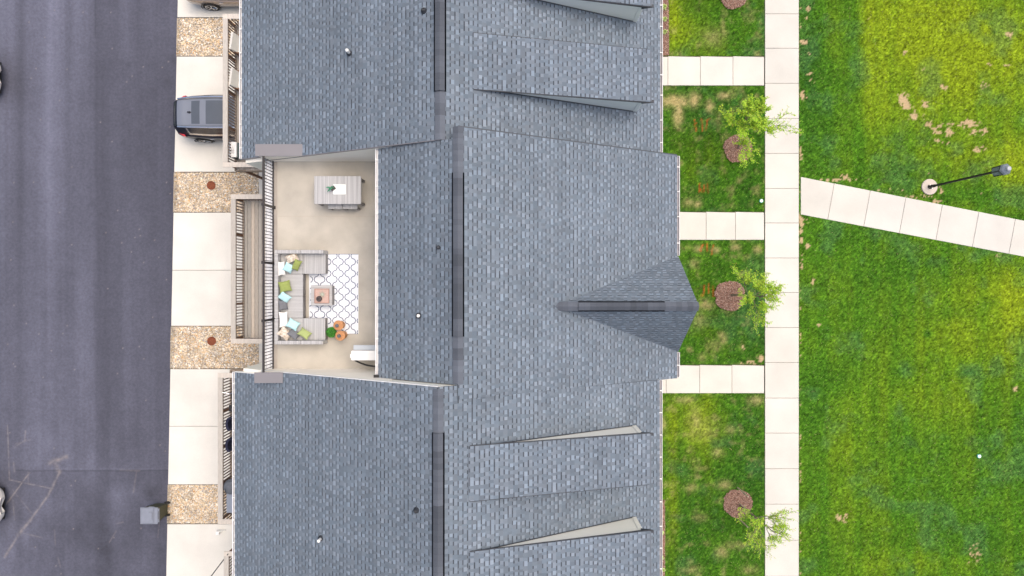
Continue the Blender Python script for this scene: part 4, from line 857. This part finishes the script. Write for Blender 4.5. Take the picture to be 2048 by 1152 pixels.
# bin
bx, by = WX(326), WY(1015); bt_ = empty('wheelie_bin', (bx, by, -.03), label='grey lidded wheelie bin standing at the edge of the road', cat='bin'); 
def taper(b, x0, x1, y0, y1, z0, X0, X1, Y0, Y1, z1):
    v = [(x0, y0, z0), (x1, y0, z0), (x1, y1, z0), (x0, y1, z0), (X0, Y0, z1), (X1, Y0, z1), (X1, Y1, z1), (X0, Y1, z1)]
    b.add(v, [(3, 2, 1, 0), (4, 5, 6, 7), (0, 1, 5, 4), (1, 2, 6, 5), (2, 3, 7, 6), (3, 0, 4, 7)])
b = MB(); taper(b, -.30, .22, -.26, .20, .06, -.42, .26, -.36, .30, 1.0); b.build('body', M['bin_g'], bt_)
b = MB(); b.box(-.47, -.39, .98, .28, .33, 1.03, bev=.02); b.box(-.44, -.36, 1.03, .12, .30, 1.055, bev=.02); b.box(-.10, -.20, 1.055, .06, .14, 1.095, bev=.008); b.box(-.47, -.39, 1.03, -.44, .33, 1.06); b.box(-.44, -.39, 1.03, .28, -.365, 1.06); b.box(-.44, .305, 1.03, .28, .33, 1.06); b.box(-.40, -.01, 1.055, -.16, .0, 1.062); b.box(-.12, .33, 1.0, .12, .36, 1.03); ld = b.build('lid', M['bin'], bt_)
b = MB(); b.box(.285, -.30, .97, .31, -.20, 1.02); b.box(.285, .16, .97, .31, .26, 1.02); b.tube((.32, -.33, 1.0), (.32, .29, 1.0), .018); b.build('handle', M['bin'], bt_)
for s_ in (-1, 1):
    b = MB(); b.tube((.24, -.03 + s_ * .25, .12), (.24, -.03 + s_ * .31, .12), .12, n=18); b.build('wheel', M['tyre'], bt_)
# pole at the bottom edge
b = MB(); p0 = W(456, 1108, 4.15); p1 = W(418, 1158, 2.6); b.tube(p0, p1, .02, .02, 8); b.build('pole', M['black'], label='thin dark pole slanting from the corner of the lowest deck', cat='pole')

# ------------------------------------------------------------------ cars
def catmull(P, n):
    P = np.asarray(P, float); m = len(P); Q = np.concatenate([2 * P[:1] - P[1:2], P, 2 * P[-1:] - P[-2:-1]]); out = []; tt = np.linspace(0, m - 1, n)
    for t in tt:
        i = min(int(t), m - 2); f = t - i; a, b, c, d = Q[i], Q[i + 1], Q[i + 2], Q[i + 3]
        out.append(.5 * ((2 * b) + (-a + c) * f + (2 * a - 5 * b + 4 * c - d) * f * f + (-a + 3 * b - 3 * c + d) * f ** 3))
    return np.array(out), tt
def car(loc, rzv, st, Lr, label, body_m, roof_m, wheel_x, wr=.36, rails=True, panes=(), group=None, name='parked_car', cw=.95):
    """st: stations (x, halfwidth, zbot, zbelt, roofhalf, ztop); local +x is the front"""
    c = empty(name, loc, rzv, label=label, cat='car', group='parked cars')
    sec = []
    for (x, w_, zb, zl, wr_, zt) in st:
        h_ = [(w_ * .86, zb), (w_ * .97, zb + .12), (w_, zb + (zl - zb) * .55), (w_ * .985, zl - .05), (w_ * .95, zl), (wr_ + (w_ * .95 - wr_) * .42, zl + (zt - zl) * .55), (wr_, zt - .05 * (zt - zl) / .6), (wr_ * .72, zt), (0, zt + .012)]
        full = [(x, a, b) for a, b in h_] + [(x, -a, b) for a, b in reversed(h_[:-1])]; sec.append(full)
    sec = np.array(sec); n = 64; rows = np.array([catmull(sec[:, k], n)[0] for k in range(sec.shape[1])]); _, tu = catmull(sec[:, 0], n)
    mrow = 65; G = np.array([catmull(rows[:, i], mrow)[0] for i in range(n)]); _, tv = catmull(rows[:, 0], mrow)
    regs_ = {}
    for i in range(n - 1):
        for j in range(mrow - 1):
            u, v = (tu[i] + tu[i + 1]) / 2, (tv[j] + tv[j + 1]) / 2; key = 'body'
            vs = v if v <= 8 else 16 - v
            for (nm, u0, u1, v0, v1) in panes:
                if u0 <= u <= u1 and v0 <= vs <= v1: key = nm + ('_l' if v < 8 and not nm.startswith(('roof', 'wind', 'rear', 'sun')) else ''); break
            regs_.setdefault(key, []).append((i, j))
    mm = {'body': body_m, 'side_window': 'glass', 'chrome_trim': 'chrome', 'roof_panel': roof_m, 'sunroof': 'glass_roof', 'sunroof2': 'glass_roof', 'windscreen': 'glass', 'rear_window': 'glass', 'tail_light': 'redlens'}
    bo = None
    for key in sorted(regs_, key=lambda k: k != 'body'):
        fs = regs_[key]; idx = {}; b = MB()
        for (i, j) in fs:
            q = []
            for (a, d) in ((i, j), (i + 1, j), (i + 1, j + 1), (i, j + 1)):
                if (a, d) not in idx: idx[(a, d)] = len(b.v); b.v.append(tuple(G[a, d]))
                q.append(idx[(a, d)])
            b.f.append(tuple(q)); b.c.append((1, 1, 1))
        if key == 'body':   # close the ends and the floor
            for i in (0, n - 1):
                cen = tuple(G[i].mean(0)); k0 = len(b.v); b.v.append(cen)
                for j in range(mrow - 1):
                    if (i, j) in idx and (i, j + 1) in idx: b.f.append((idx[(i, j)], idx[(i, j + 1)], k0)); b.c.append((1, 1, 1))
        base = key.replace('_l', '').replace('2', ''); o = b.build(base, M[mm.get(key.replace('_l', ''), 'glass')], c, smooth=True)
        if key == 'body': bo = o
    fl = MB(); xs = [s[0] for s in st]; fl.box(min(xs) + .15, -.7, .22, max(xs) - .15, .7, .3); fl.build('underbody', M['black'], c)
    for x in wheel_x:
        for s_ in (-1, 1):
            b = MB(); y0 = s_ * (cw - .20); y1 = s_ * (cw + .012)
            v0 = []; b.tube((x, y0, wr), (x, y1, wr), wr, wr * .97, 28); wh = b.build('wheel', M['tyre'], c)
            b = MB(); yy = y1 + s_ * .006
            for k in range(20):
                a = k / 20 * 6.283; a2 = (k + 1) / 20 * 6.283
                b.add([(x + math.cos(a) * wr * .72, yy, wr + math.sin(a) * wr * .72), (x + math.cos(a2) * wr * .72, yy, wr + math.sin(a2) * wr * .72), (x + math.cos(a2) * wr * .62, yy, wr + math.sin(a2) * wr * .62), (x + math.cos(a) * wr * .62, yy, wr + math.sin(a) * wr * .62)], [(0, 1, 2, 3)])
            for k in range(5):
                a = k / 5 * 6.283
                for da in (-.09, .09):
                    ca, sa = math.cos(a + da), math.sin(a + da); b.tube((x + math.cos(a) * wr * .1, yy, wr + math.sin(a) * wr * .1), (x + ca * wr * .66, yy, wr + sa * wr * .66), .014, n=6)
            b.tube((x, yy - .01, wr), (x, yy + s_ * .012, wr), wr * .14, n=10); b.build('rim', M['chrome'], wh)
            b = MB()                     # wheel arch lip
            pts = [(x + math.cos(t) * (wr + .05), s_ * (cw + .006), wr + math.sin(t) * (wr + .05)) for t in np.linspace(-.15, math.pi + .15, 14)]; b.path(pts, .022, 5); b.build('wheel_arch', M['black'], c)
    return c, G, tu, tv
SUV = [(-2.42, .40, .48, .88, .28, 1.00), (-2.38, .62, .38, .96, .44, 1.20), (-2.26, .80, .30, 1.02, .54, 1.50), (-1.9, .88, .28, 1.06, .575, 1.69), (-1.5, .92, .27, 1.07, .59, 1.72), (-.8, .965, .26, 1.05, .615, 1.765), (0, .965, .26, 1.03, .615, 1.76), (.55, .965, .26, 1.02, .60, 1.70), (1.25, .96, .26, 1.02, .66, 1.10), (1.9, .93, .28, .95, .66, 1.0), (2.3, .82, .34, .82, .6, .88), (2.42, .65, .42, .72, .5, .76)]
suv_x0 = -14.74
pan = [('sunroof', 4.15, 4.78, 6.75, 8), ('sunroof2', 5.02, 6.85, 6.65, 8), ('roof_panel', 2.55, 6.95, 6.05, 8), ('rear_window', 1.0, 2.45, 6.2, 8), ('side_window', 3.75, 6.9, 4.42, 5.4), ('chrome_trim', 3.55, 7.05, 4.22, 5.6), ('windscreen', 7.05, 7.95, 6.2, 8)]
suv, G, tu, tv = car((suv_x0 + 2.38, WY(231, 1.2), .02), R(0), SUV, 0, 'dark blue SUV with a roof coloured grey by reflected sky parked half under the north wooden deck', 'paint_dk', 'roof_car', (-1.42, 1.48), panes=pan)
for s_ in (-1, 1):
    b = MB(); b.path([(-2.0, s_ * .60, 1.68), (-1.6, s_ * .635, 1.75), (-.6, s_ * .66, 1.79), (.3, s_ * .66, 1.78), (.6, s_ * .645, 1.72)], .034, 8); b.build('roof_rail', M['chrome'], suv)
    b = MB(); b.box(.95, s_ * .98, 1.0, 1.12, s_ * 1.13, 1.13, bev=.03); b.build('mirror', M['paint_dk'], suv)
    for x in (-.95, .15): b = MB(); b.box(x, s_ * .962, .86, x + .18, s_ * .985, .89, bev=.006); b.build('door_handle', M['chrome'], suv)
b = MB(); b.prism([(-1.56, 1.72), (-1.38, 1.74), (-1.52, 1.83)], 'y', -.02, .02); b.lathe([(.055, 1.73), (.05, 1.745), (.01, 1.75)], (-1.46, 0, .01), 12); b.build('antenna', M['paint_dk'], suv)
for s_ in (-1, 1):
    b = MB(); b.prism([(-2.30, s_ * .70), (-2.02, s_ * .885), (-1.92, s_ * .90), (-1.98, s_ * .80), (-2.24, s_ * .62)], 'z', .93, 1.09); b.build('tail_light', M['redlens'], suv)
b = MB(); b.box(-2.40, -.55, .50, -2.34, .55, .58, bev=.01); b.build('bumper_step', M['chrome'], suv)
SED = [(-2.38, .68, .45, .85, .5, .9), (-2.3, .82, .34, .95, .6, 1.02), (-1.9, .9, .27, 1.0, .62, 1.2), (-1.3, .93, .25, 1.0, .62, 1.48), (-.4, .94, .24, .98, .61, 1.56), (.3, .94, .24, .97, .6, 1.5), (1.1, .93, .25, .96, .64, 1.04), (1.8, .9, .27, .9, .6, .95), (2.3, .76, .33, .78, .5, .82), (2.4, .6, .4, .7, .45, .74)]
pans = [('side_window', 2.4, 5.7, 4.45, 5.55), ('chrome_trim', 2.2, 5.85, 4.2, 5.7), ('windscreen', 5.2, 5.95, 6.2, 8), ('rear_window', 1.6, 2.7, 6.2, 8), ('tail_light', .2, .9, 3.2, 4.2)]
sed, *_ = car((WX(371, .8) + 2.38, WY(22) + .95, .02), 0, SED, 0, 'taupe car cut off by the top edge of the photo, one wheel showing', 'paint_tp', 'paint_tp', (-1.42, 1.48), panes=pans)
for s_ in (-1, 1):
    for x in (-.85, .25): b = MB(); b.box(x, s_ * .94, .84, x + .18, s_ * .965, .87, bev=.006); b.build('door_handle', M['chrome'], sed)
for (y, lb) in ((153, 'white car nosing in at the upper left edge of the photo'), (1010, 'white car nosing in at the lower left edge of the photo')):
    wc, *_ = car((WX(1 if y < 500 else 8, .45) - 2.42, WY(y, .45), -.03), 0, SED[:-2] + [(2.1, .84, .3, .84, .58, .92), (2.3, .66, .35, .76, .45, .84), (2.42, .34, .42, .66, .22, .72)], 0, lb, 'paint_wh', 'paint_wh', (-1.42, 1.48), panes=[p for p in pans if p[0] != 'tail_light'])

# ------------------------------------------------------------------ terrace furniture
def module(x0, y0, x1, y1, back, label, across=False):
    """wicker seat block; back: set of sides 'wns' ; footprint of seat"""
    zz = TZ + .004; t = empty('sofa_module', ((x0 + x1) / 2, (y0 + y1) / 2, zz), label=label, cat='sofa section', group='grey wicker sectional sofa'); cx, cy = (x0 + x1) / 2, (y0 + y1) / 2
    ax, ay, bx_, by_ = x0 - cx, y0 - cy, x1 - cx, y1 - cy
    b = MB(); b.box(ax + .01, ay + .01, .04, bx_ - .01, by_ - .01, .31); b.build('base', M['wicker_dk'], t)
    for sx in (ax + .06, bx_ - .06):
        for sy in (ay + .06, by_ - .06): q = MB(); q.box(sx - .03, sy - .03, 0, sx + .03, sy + .03, .04); q.build('leg', M['basket'], t)
    b = MB(); b.box(ax, ay, .312, bx_, by_, .385, bev=.012); b.build('seat', M['wickerx' if across else 'wicker'], t)
    if 'w' in back: b = MB(); b.box(ax - .12, ay, .04, ax - .003, by_, .66, bev=.012); b.build('backrest', M['wicker'], t)
    ex = ax - (.12 if 'w' in back else 0)
    if 'n' in back: b = MB(); b.box(ex, by_ + .003, .04, bx_, by_ + .12, .66, bev=.012); b.build('backrest', M['wickerx'], t)
    if 's' in back: b = MB(); b.box(ex, ay - .12, .04, bx_, ay - .003, .66, bev=.012); b.build('backrest', M['wickerx'], t)
    return t
module(-7.45, .31, -6.745, .95, 'wn', 'upper left corner section of the grey wicker sofa, under four cushions')
module(-6.735, .31, -6.02, .95, 'n', 'upper right end section of the grey wicker sofa, empty seat', True)
module(-7.45, -.40, -6.745, .30, 'w', 'upper of the two middle sofa sections, under the olive cushion')
module(-7.45, -1.11, -6.745, -.41, 'w', 'lower of the two middle sofa sections, under the slate cushion')
module(-7.45, -1.82, -6.745, -1.12, 'ws', 'lower left corner section of the grey wicker sofa, under a floral cushion')
module(-6.735, -1.82, -6.03, -1.12, 's', 'lower right end section of the grey wicker sofa, beside the green ball plant', True)
def cushion(px, py, wx, wy, rz_, m, label, z=.52, tilt=(0, 0), th=.07):
    z0 = TZ + z; n = 14; vs, fs = [], []; 
    for s_ in (1, -1):
        base = len(vs)
        for i in range(n + 1):
            for j in range(n + 1):
                u = i / n * 2 - 1; v = j / n * 2 - 1; pin = 1 - .10 * (u * u * (1 - v * v) * 0 + (1 - u * u) * v * v + (1 - v * v) * u * u) 
                hh = th * (max(0, 1 - abs(u) ** 3) * max(0, 1 - abs(v) ** 3)) ** .5
                vs.append((u * wx / 2 * pin, v * wy / 2 * pin, s_ * (hh + .004)))
        for i in range(n):
            for j in range(n):
                a = base + i * (n + 1) + j; q = (a, a + n + 1, a + n + 2, a + 1); fs.append(q if s_ > 0 else q[::-1])
    b = MB(); b.add(vs, fs); o = b.build('cushion', M[m], smooth=True, label=label, cat='cushion', group='scatter cushions on the sofa')
    o.location = (WX(px, z0), WY(py, z0), z0); o.rotation_euler = (R(tilt[0]), R(tilt[1]), R(rz_)); return o
cushion(584, 516, .40, .30, 22, 'c_floral', 'floral cushion in the upper corner of the sofa', .56, (-25, 10))
cushion(593, 530, .24, .37, -22, 'c_green', 'olive cushion between the upper floral and aqua cushions', .56, (12, 32))
cushion(563, 537, .24, .46, 4, 'c_white', 'white cushion against the back of the upper corner section', .55, (0, 40))
cushion(577, 535.5, .30, .30, -28, 'c_aqua', 'aqua cushion leaning between the upper white and olive cushions', .58, (10, 25))
cushion(570, 573, .37, .36, 14, 'c_green', 'large olive cushion on the upper middle section', .58, (5, 22))
cushion(569, 594.5, .37, .28, -38, 'c_aqua', 'aqua cushion below the large olive one on the middle of the sofa', .55, (12, 22))
cushion(566, 610, .30, .33, 8, 'c_grey', 'slate grey cushion in the middle of the sofa back', .53, (0, 42))
cushion(567, 639, .28, .50, 3, 'c_white', 'white cushion against the back of the lower corner section', .55, (0, 38))
cushion(586, 649, .37, .30, -30, 'c_aqua', 'aqua cushion beside the lower white cushion', .55, (-15, 12))
cushion(570, 667, .42, .34, -42, 'c_floral', 'floral cushion in the lower corner of the sofa', .55, (-28, 18))
cushion(588, 668, .36, .30, -38, 'c_grey', 'slate grey cushion between the lower floral and sage cushions', .50, (-35, 5))
cushion(609, 667, .38, .28, -32, 'c_lime', 'sage green cushion leaning on the lower end section', .54, (-30, 0))
# rug with trellis weave
rx0, rx1, ry0, ry1 = -6.66, -5.04, -1.66, .968; rt = empty('rug', ((rx0 + rx1) / 2, (ry0 + ry1) / 2, TZ), label='white outdoor rug with a navy trellis pattern', cat='rug')
b = MB(); hx, hy = (rx1 - rx0) / 2, (ry1 - ry0) / 2; b.box(-hx, -hy, .001, hx, hy, .009); b.build('rug_weave', M['rug'], rt)
b = MB(); a_ = .201; A_ = .084; per = .386
def wob(t):
    c = math.cos(t); return .98 * c - .14 * math.cos(3 * t) + .10 * math.cos(5 * t)
ncv = int(2 * hx / a_) + 2
for i in range(ncv):
    s_ = 1 if i % 2 else -1; xc = -hx + .045 + i * a_; prev = None; ny = 150
    for k in range(ny + 1):
        y = hy - k / ny * 2 * hy; t = 2 * math.pi * (y + .1) / per; x = xc + s_ * A_ * wob(t)
        if prev:
            (xa, ya) = prev; dx, dy = x - xa, y - ya; l = math.hypot(dx, dy); nx_, ny_ = -dy / l * .012, dx / l * .012
            if max(x, xa) < hx - .012 and min(x, xa) > -hx + .012: b.add([(xa - nx_, ya - ny_, .0105), (x - nx_, y - ny_, .0105), (x + nx_, y + ny_, .0105), (xa + nx_, ya + ny_, .0105)], [(0, 1, 2, 3)])
        prev = (x, y)
b.box(-hx, hy - .014, .0092, hx, hy - .002, .0115); b.box(-hx, -hy + .002, .0092, hx, -hy + .012, .0115); b.build('trellis_pattern', M['navy'], rt)
# coffee table
z4 = TZ + .0; ct = empty('coffee_table', (-6.14, -.388, TZ + .01), label='square grey wicker coffee table on the patterned rug', cat='coffee table')
b = MB(); b.box(-.32, -.31, .03, .32, .31, .34); b.build('base', M['wicker_dk'], ct); b = MB(); b.box(-.34, -.325, .342, .34, .325, .40, bev=.012); b.build('tabletop', M['wicker'], ct)
for sx in (-1, 1):
    for sy in (-1, 1): b = MB(); b.box(sx * .28 - .03, sy * .27 - .03, 0, sx * .28 + .03, sy * .27 + .03, .03); b.build('leg', M['basket'], ct)
tt = empty('tray', (-6.12, -.40, TZ + .411), label='square rosy wooden tray in the middle of the coffee table', cat='tray')
b = MB(); b.box(-.22, -.22, 0, .22, .22, .012); b.build('tray_base', M['tray'], tt)
b = MB(); b.box(-.235, -.235, 0, .235, -.22, .045); b.box(-.235, .22, 0, .235, .235, .045); b.box(-.235, -.22, 0, -.22, .22, .045); b.box(.22, -.22, 0, .235, .22, .045); b.build('tray_rim', mat('tray_rim', (.36, .20, .16), .6, var=.2), tt)
b = MB(); 
for k in range(12):
    a = k * 6.283 / 12; r = .14 if k % 2 else .10; b.tube((-6.10, -.35, TZ + .44), (-6.10 + math.cos(a) * r, -.35 + math.sin(a) * r, TZ + .47), .012, .004, 6)
b.build('air_plant', mat('pale_green', (.42, .44, .36), .7, var=.2), label='pale spiky air plant on the tray', cat='plant')
b = MB(); b.lathe([(.07, 0), (.09, .05), (.09, .10), (.07, .12), (.045, .12), (.04, .06), (.01, .06)], (-6.19, -.49, TZ + .424), 20); b.build('candle_bowl', M['basket'], label='dark round candle bowl on the tray', cat='candle bowl')
# dining table
dt = empty('dining_table', (-5.535, 2.965, TZ), label='long grey wicker dining table at the top of the terrace', cat='table')
b = MB(); b.box(-.745, -.445, .69, .745, .445, .74, bev=.012); b.build('tabletop', M['wickerx'], dt); b = MB(); b.box(-.72, -.42, .58, .72, .42, .688); b.build('apron', M['wicker_dk'], dt)
for sx in (-1, 1):
    for sy in (-1, 1): b = MB(); b.box(sx * .68 - .035, sy * .38 - .035, 0, sx * .68 + .035, sy * .38 + .035, .58); b.build('leg', M['wicker_dk'], dt)
for (xa, xb, lb) in ((-5.92, -5.45, 'left of the two wicker stools pushed under the dining table'), (-5.44, -4.97, 'right of the two wicker stools pushed under the dining table')):
    st_ = empty('wicker_stool', ((xa + xb) / 2, 2.60, TZ), label=lb, cat='stool', group='stools under the dining table'); hw = (xb - xa) / 2 - .004
    b = MB(); b.box(-hw, -.2, .38, hw, .2, .44, bev=.01); b.build('seat', M['wickerx'], st_)
    for sx in (-1, 1):
        for sy in (-1, 1): b = MB(); b.box(sx * (hw - .03) - .025, sy * .17 - .025, 0, sx * (hw - .03) + .025, sy * .17 + .025, .38); b.build('leg', M['wicker_dk'], st_)
zt = TZ + .74
b = MB(); x_, y_ = WX(679, zt), WY(379, zt); b.box(x_ - .20, y_ - .16, zt + .001, x_ + .20, y_ + .16, zt + .018, bev=.005); o = b.build('serving_tray', M['paper'], label='white rectangular tray on the dining table', cat='tray')
pp = empty('potted_plant', (WX(667, zt) + .0, WY(377, zt), zt + .019), R(35), label='small potted plant with long green leaves on the dining table', cat='plant')
b = MB(); b.box(-.07, -.055, 0, .07, .055, .09, bev=.01); b.box(-.055, -.04, .09, .055, .04, .092); b.build('pot', M['basket'], pp)
b = MB()
for (a, l, w_) in ((2.45, .22, .03), (3.2, .22, .028), (2.9, .14, .025), (.6, .08, .02), (-.8, .07, .02), (1.6, .08, .02)):
    c_, s_ = math.cos(a), math.sin(a); b.add([(0, 0, .1), (c_ * l * .5 - s_ * w_, s_ * l * .5 + c_ * w_, .17), (c_ * l, s_ * l, .12), (c_ * l * .5 + s_ * w_, s_ * l * .5 - c_ * w_, .17)], [(0, 1, 2, 3)])
b.build('leaves', M['leafspike'], pp)
# rattan stools + lantern jars, ball plant
for (px_, py_, hh, lb) in ((676.5, 651, .42, 'upper'), (680.5, 671.5, .46, 'lower')):
    z_ = TZ + hh; t = empty('rattan_stool', (WX(px_, z_), WY(py_, z_), TZ + .01), label='%s of the two round tan woven stools beside the rug' % lb, cat='stool', group='round woven stools')
    b = MB(); b.lathe([(.12, 0), (.13, .02), (.09, hh * .5), (.14, hh - .05), (.16, hh - .03), (.162, hh - .01), (.15, hh), (.01, hh)], n=24); b.build('woven_body', M['rattan'], t, smooth=True)
    b = MB(); 
    for r in (.06, .10, .14): b.add(*(lambda r: ([(math.cos(a) * (r + q), math.sin(a) * (r + q), hh + .004) for a in np.linspace(0, 6.283, 25)[:-1] for q in (-.007, .007)], [(2 * k, 2 * k + 1, (2 * k + 3) % 48, (2 * k + 2) % 48) for k in range(24)]))(r))
    b.build('seat_rings', mat('rattan_ring', (.38, .17, .07), .8), t)
    b = MB(); b.lathe([(.045, 0), (.055, .03), (.055, .09), (.04, .10), (.035, .09), (.01, .09)], (WX(px_, z_) - .02, WY(py_, z_), z_ + .016), 14); b.build('lantern_jar', M['gcover'], label='small dark jar on the %s woven stool' % lb, cat='jar', group='jars on the woven stools')
tb = empty('ball_plant', (-5.85, -1.58, TZ + .01), label='round clipped green ball plant beside the sofa end', cat='plant')
b = MB(); b.lathe([(.07, 0), (.09, .14), (.08, .14), (.01, .13)], n=14); b.build('pot', M['gcover'], tb)
n = 1800; u = rng.random(n) * 2 - 1; a = rng.random(n) * 6.283; rr = .165 * (.82 + .2 * rng.random(n)); s_ = np.sqrt(1 - u * u); P = np.stack([rr * s_ * np.cos(a), rr * s_ * np.sin(a), rr * u + .28], 1)
d1 = rng.normal(0, 1, (n, 3)); d1 /= np.linalg.norm(d1, axis=1)[:, None]; d2 = np.cross(d1, rng.normal(0, 1, (n, 3))); d2 /= np.linalg.norm(d2, axis=1)[:, None]
V = np.stack([P - d1 * .022, P + d2 * .011, P + d1 * .022, P - d2 * .011], 1).reshape(-1, 3); c = np.array([.06, .27, .03]) * (.5 + 1.0 * rng.random((n, 1)))
np_mesh('foliage', V, np.arange(4 * n).reshape(-1, 4), M['topiary'], cols=np.repeat(c, 4, 0), parent=tb)
b = MB(); b.lathe([(.02, 0), (.12, .06), (.145, .14), (.12, .22), (.02, .285)], (0, 0, .14), 14); b.build('core', mat('ball_core', (.02, .08, .015), .9), tb)
# white cart with black tub
gc = empty('grill_cart', (-4.62, -2.28, TZ), label='white lidded patio cart with a grey shelf, half under the eave', cat='cart')
b = MB(); b.box(-.44, -.14, .82, .42, .17, .95, bev=.02); b.box(-.475, -.06, .84, -.44, .06, .93, bev=.01); b.build('lid', M['plastic_w'], gc)
b = MB(); b.box(-.40, .175, .74, .42, .33, .80, bev=.01); b.build('shelf', mat('pale_grey_sheet', (.42, .46, .50), .5, var=.05), gc)
b = MB(); pts = [(-.38, -.145, .70)] + [(-.38 + .8 * t, -.145 - .21 * math.sin(min(1, t * 1.15) * math.pi / 2) ** .8, .70) for t in np.linspace(.03, 1, 14)]; b.path(pts, .028, 8); b.build('front_bar', M['black'], gc)
b = MB(); b.box(-.38, -.13, .10, .40, .16, .815); b.build('cabinet', M['plastic_w'], gc)
for sx in (-.34, .36):
    for sy in (-.1, .13): b = MB(); b.tube((sx, sy - .02, .05), (sx, sy + .02, .05), .05, n=14); b.build('wheel', M['tyre'], gc)

# ------------------------------------------------------------------ things on the neighbours' decks
DZ = 3.15
def chair(px_, py_, label, fab, frame, rounded=False, rot=0):
    x_, y_ = WX(px_, DZ + .8), WY(py_, DZ + .8); t = empty('deck_chair', (x_, y_, DZ), R(rot), label=label, cat='chair', group='chairs on the decks')
    if rounded:
        b = MB(); pts = [(-.02 + .16 * (1 - math.sin(a) ** .8) if 0 < a < math.pi else .14, .27 * math.cos(a)) for a in np.linspace(0, math.pi, 11)]
        poly = [(x, y) for x, y in pts]; ins = [(x + .09, y * .8) for x, y in reversed(pts)]; b.prism(poly + ins, 'z', .40, .86); b.build('backrest', M[fab], t)
        b = MB(); b.lathe([(.25, .36), (.28, .40), (.26, .46), (.01, .47)], (.28, 0, 0), 18); b.build('seat', M[fab], t)
    else:
        b = MB(); b.prism([(0, .86), (.10, .90), (.22, .45), (.12, .42)], 'y', -.33, .33); b.build('backrest', M[fab], t)
        b = MB(); b.box(.13, -.30, .34, .72, .30, .45, bev=.03); b.build('seat', M[fab], t)
        b = MB(); b.box(.05, -.37, .50, .70, -.33, .55); b.build('armrest', M[frame], t); b = MB(); b.box(.05, .33, .50, .70, .37, .55); b.build('armrest', M[frame], t)
    for sx in (.10, .62):
        for sy in (-.30, .30): b = MB(); b.box(sx - .02, sy * (.8 if rounded else 1.1) - .02, 0, sx + .02, sy * (.8 if rounded else 1.1) + .02, .36); b.build('leg', M[frame], t)
chair(461, 82, 'upper of the two cream cushioned chairs on the north deck', 'cushion_cream', 'woodred', rot=-8)
chair(460, 154, 'lower of the two cream cushioned chairs on the north deck', 'cushion_cream', 'woodred', rot=-8)
chair(453, 848, 'upper of the two navy round-backed chairs on the south deck', 'navycloth', 'black', True)
chair(452.5, 890, 'lower of the two navy round-backed chairs on the south deck', 'navycloth', 'black', True)
cx_, cy_ = WX(466, DZ + .6), WY(299, DZ + .6); t = empty('cooler_box', (cx_, cy_, DZ), label='white lidded box with a printed label at the lower end of the north deck', cat='box')
b = MB(); b.box(-.16, -.30, 0, .20, .30, .50, bev=.03); b.build('body', mat('dark_green_plastic', (.06, .09, .09), .6), t)
b = MB(); b.box(-.18, -.31, .502, .14, .31, .60, bev=.03); ld = b.build('lid', M['plastic_w'], t)
b = MB(); rd = random.Random(4)
for k in range(6):
    for q in range(3): b.box(-.075 + q * .045, .02 - k * .034, .6005, -.075 + q * .045 + rd.uniform(.018, .038), .02 - k * .034 + .018, .602)
b.box(-.05, .085, .6005, .02, .095, .602); b.build('label_print', mat('print_ink', (.09, .08, .09), .8), ld)
b = MB(); b.box(.22, -.26, .0, .36, .26, .42); b.build('grey_panel', M['gshelf'], t)
gx_, gy_ = WX(455, DZ + .8), WY(995, DZ + .8); t = empty('covered_grill', (gx_, gy_, DZ), label='slate grey grill with a charcoal cover on the south deck', cat='grill')
b = MB(); b.box(-.06, -.62, .72, .38, .15, .78, bev=.02); b.build('shelf', M['gshelf'], t)
b = MB(); b.lathe([(.20, .0), (.26, .3), (.30, .65), (.31, .85), (.24, .98), (.10, 1.04), (.01, 1.05)], (.16, .44, 0), 14); b.build('cover', M['gcover'], t)
b = MB(); b.path([(-.10, .36, .94), (-.02, .48, .99), (.02, .34, 1.02), (0, .22, .96)], .012, 5); b.build('strap', M['black'], t)
b = MB(); b.box(.0, -.58, .02, .36, .12, .715); b.build('cabinet', M['gcover'], t)
b = MB()
X, Y = WX(463, DZ + .5), WY(802, DZ + .5); t = empty('bicycle', (X + .1, Y, DZ), label='dark bicycle mostly hidden by the gutter on the south deck', cat='bicycle')
for yy_ in (-.5, .5):
    b = MB(); pts = [(0, yy_ + math.cos(a) * .33, .34 + math.sin(a) * .33) for a in np.linspace(0, 6.283, 22)]; b.path(pts, .018, 6); b.build('wheel', M['tyre'], t)
b = MB(); b.path([(0, -.5, .34), (0, -.2, .72), (0, .35, .75), (0, .05, .3), (0, -.2, .72)], .017, 6); b.path([(0, -.5, .34), (0, .05, .3)], .013, 6); b.path([(0, .5, .34), (0, .35, .95)], .015, 6); b.build('frame', M['black'], t)
b = MB(); b.path([(-.26, .42, .98), (0, .36, .95), (.26, .42, .98)], .014, 6); b.build('handlebar', M['chrome'], t); b = MB(); b.box(-.06, -.36, .82, .06, -.10, .87, bev=.02); b.tube((0, -.2, .7), (0, -.22, .83), .014); b.build('saddle', M['black'], t)
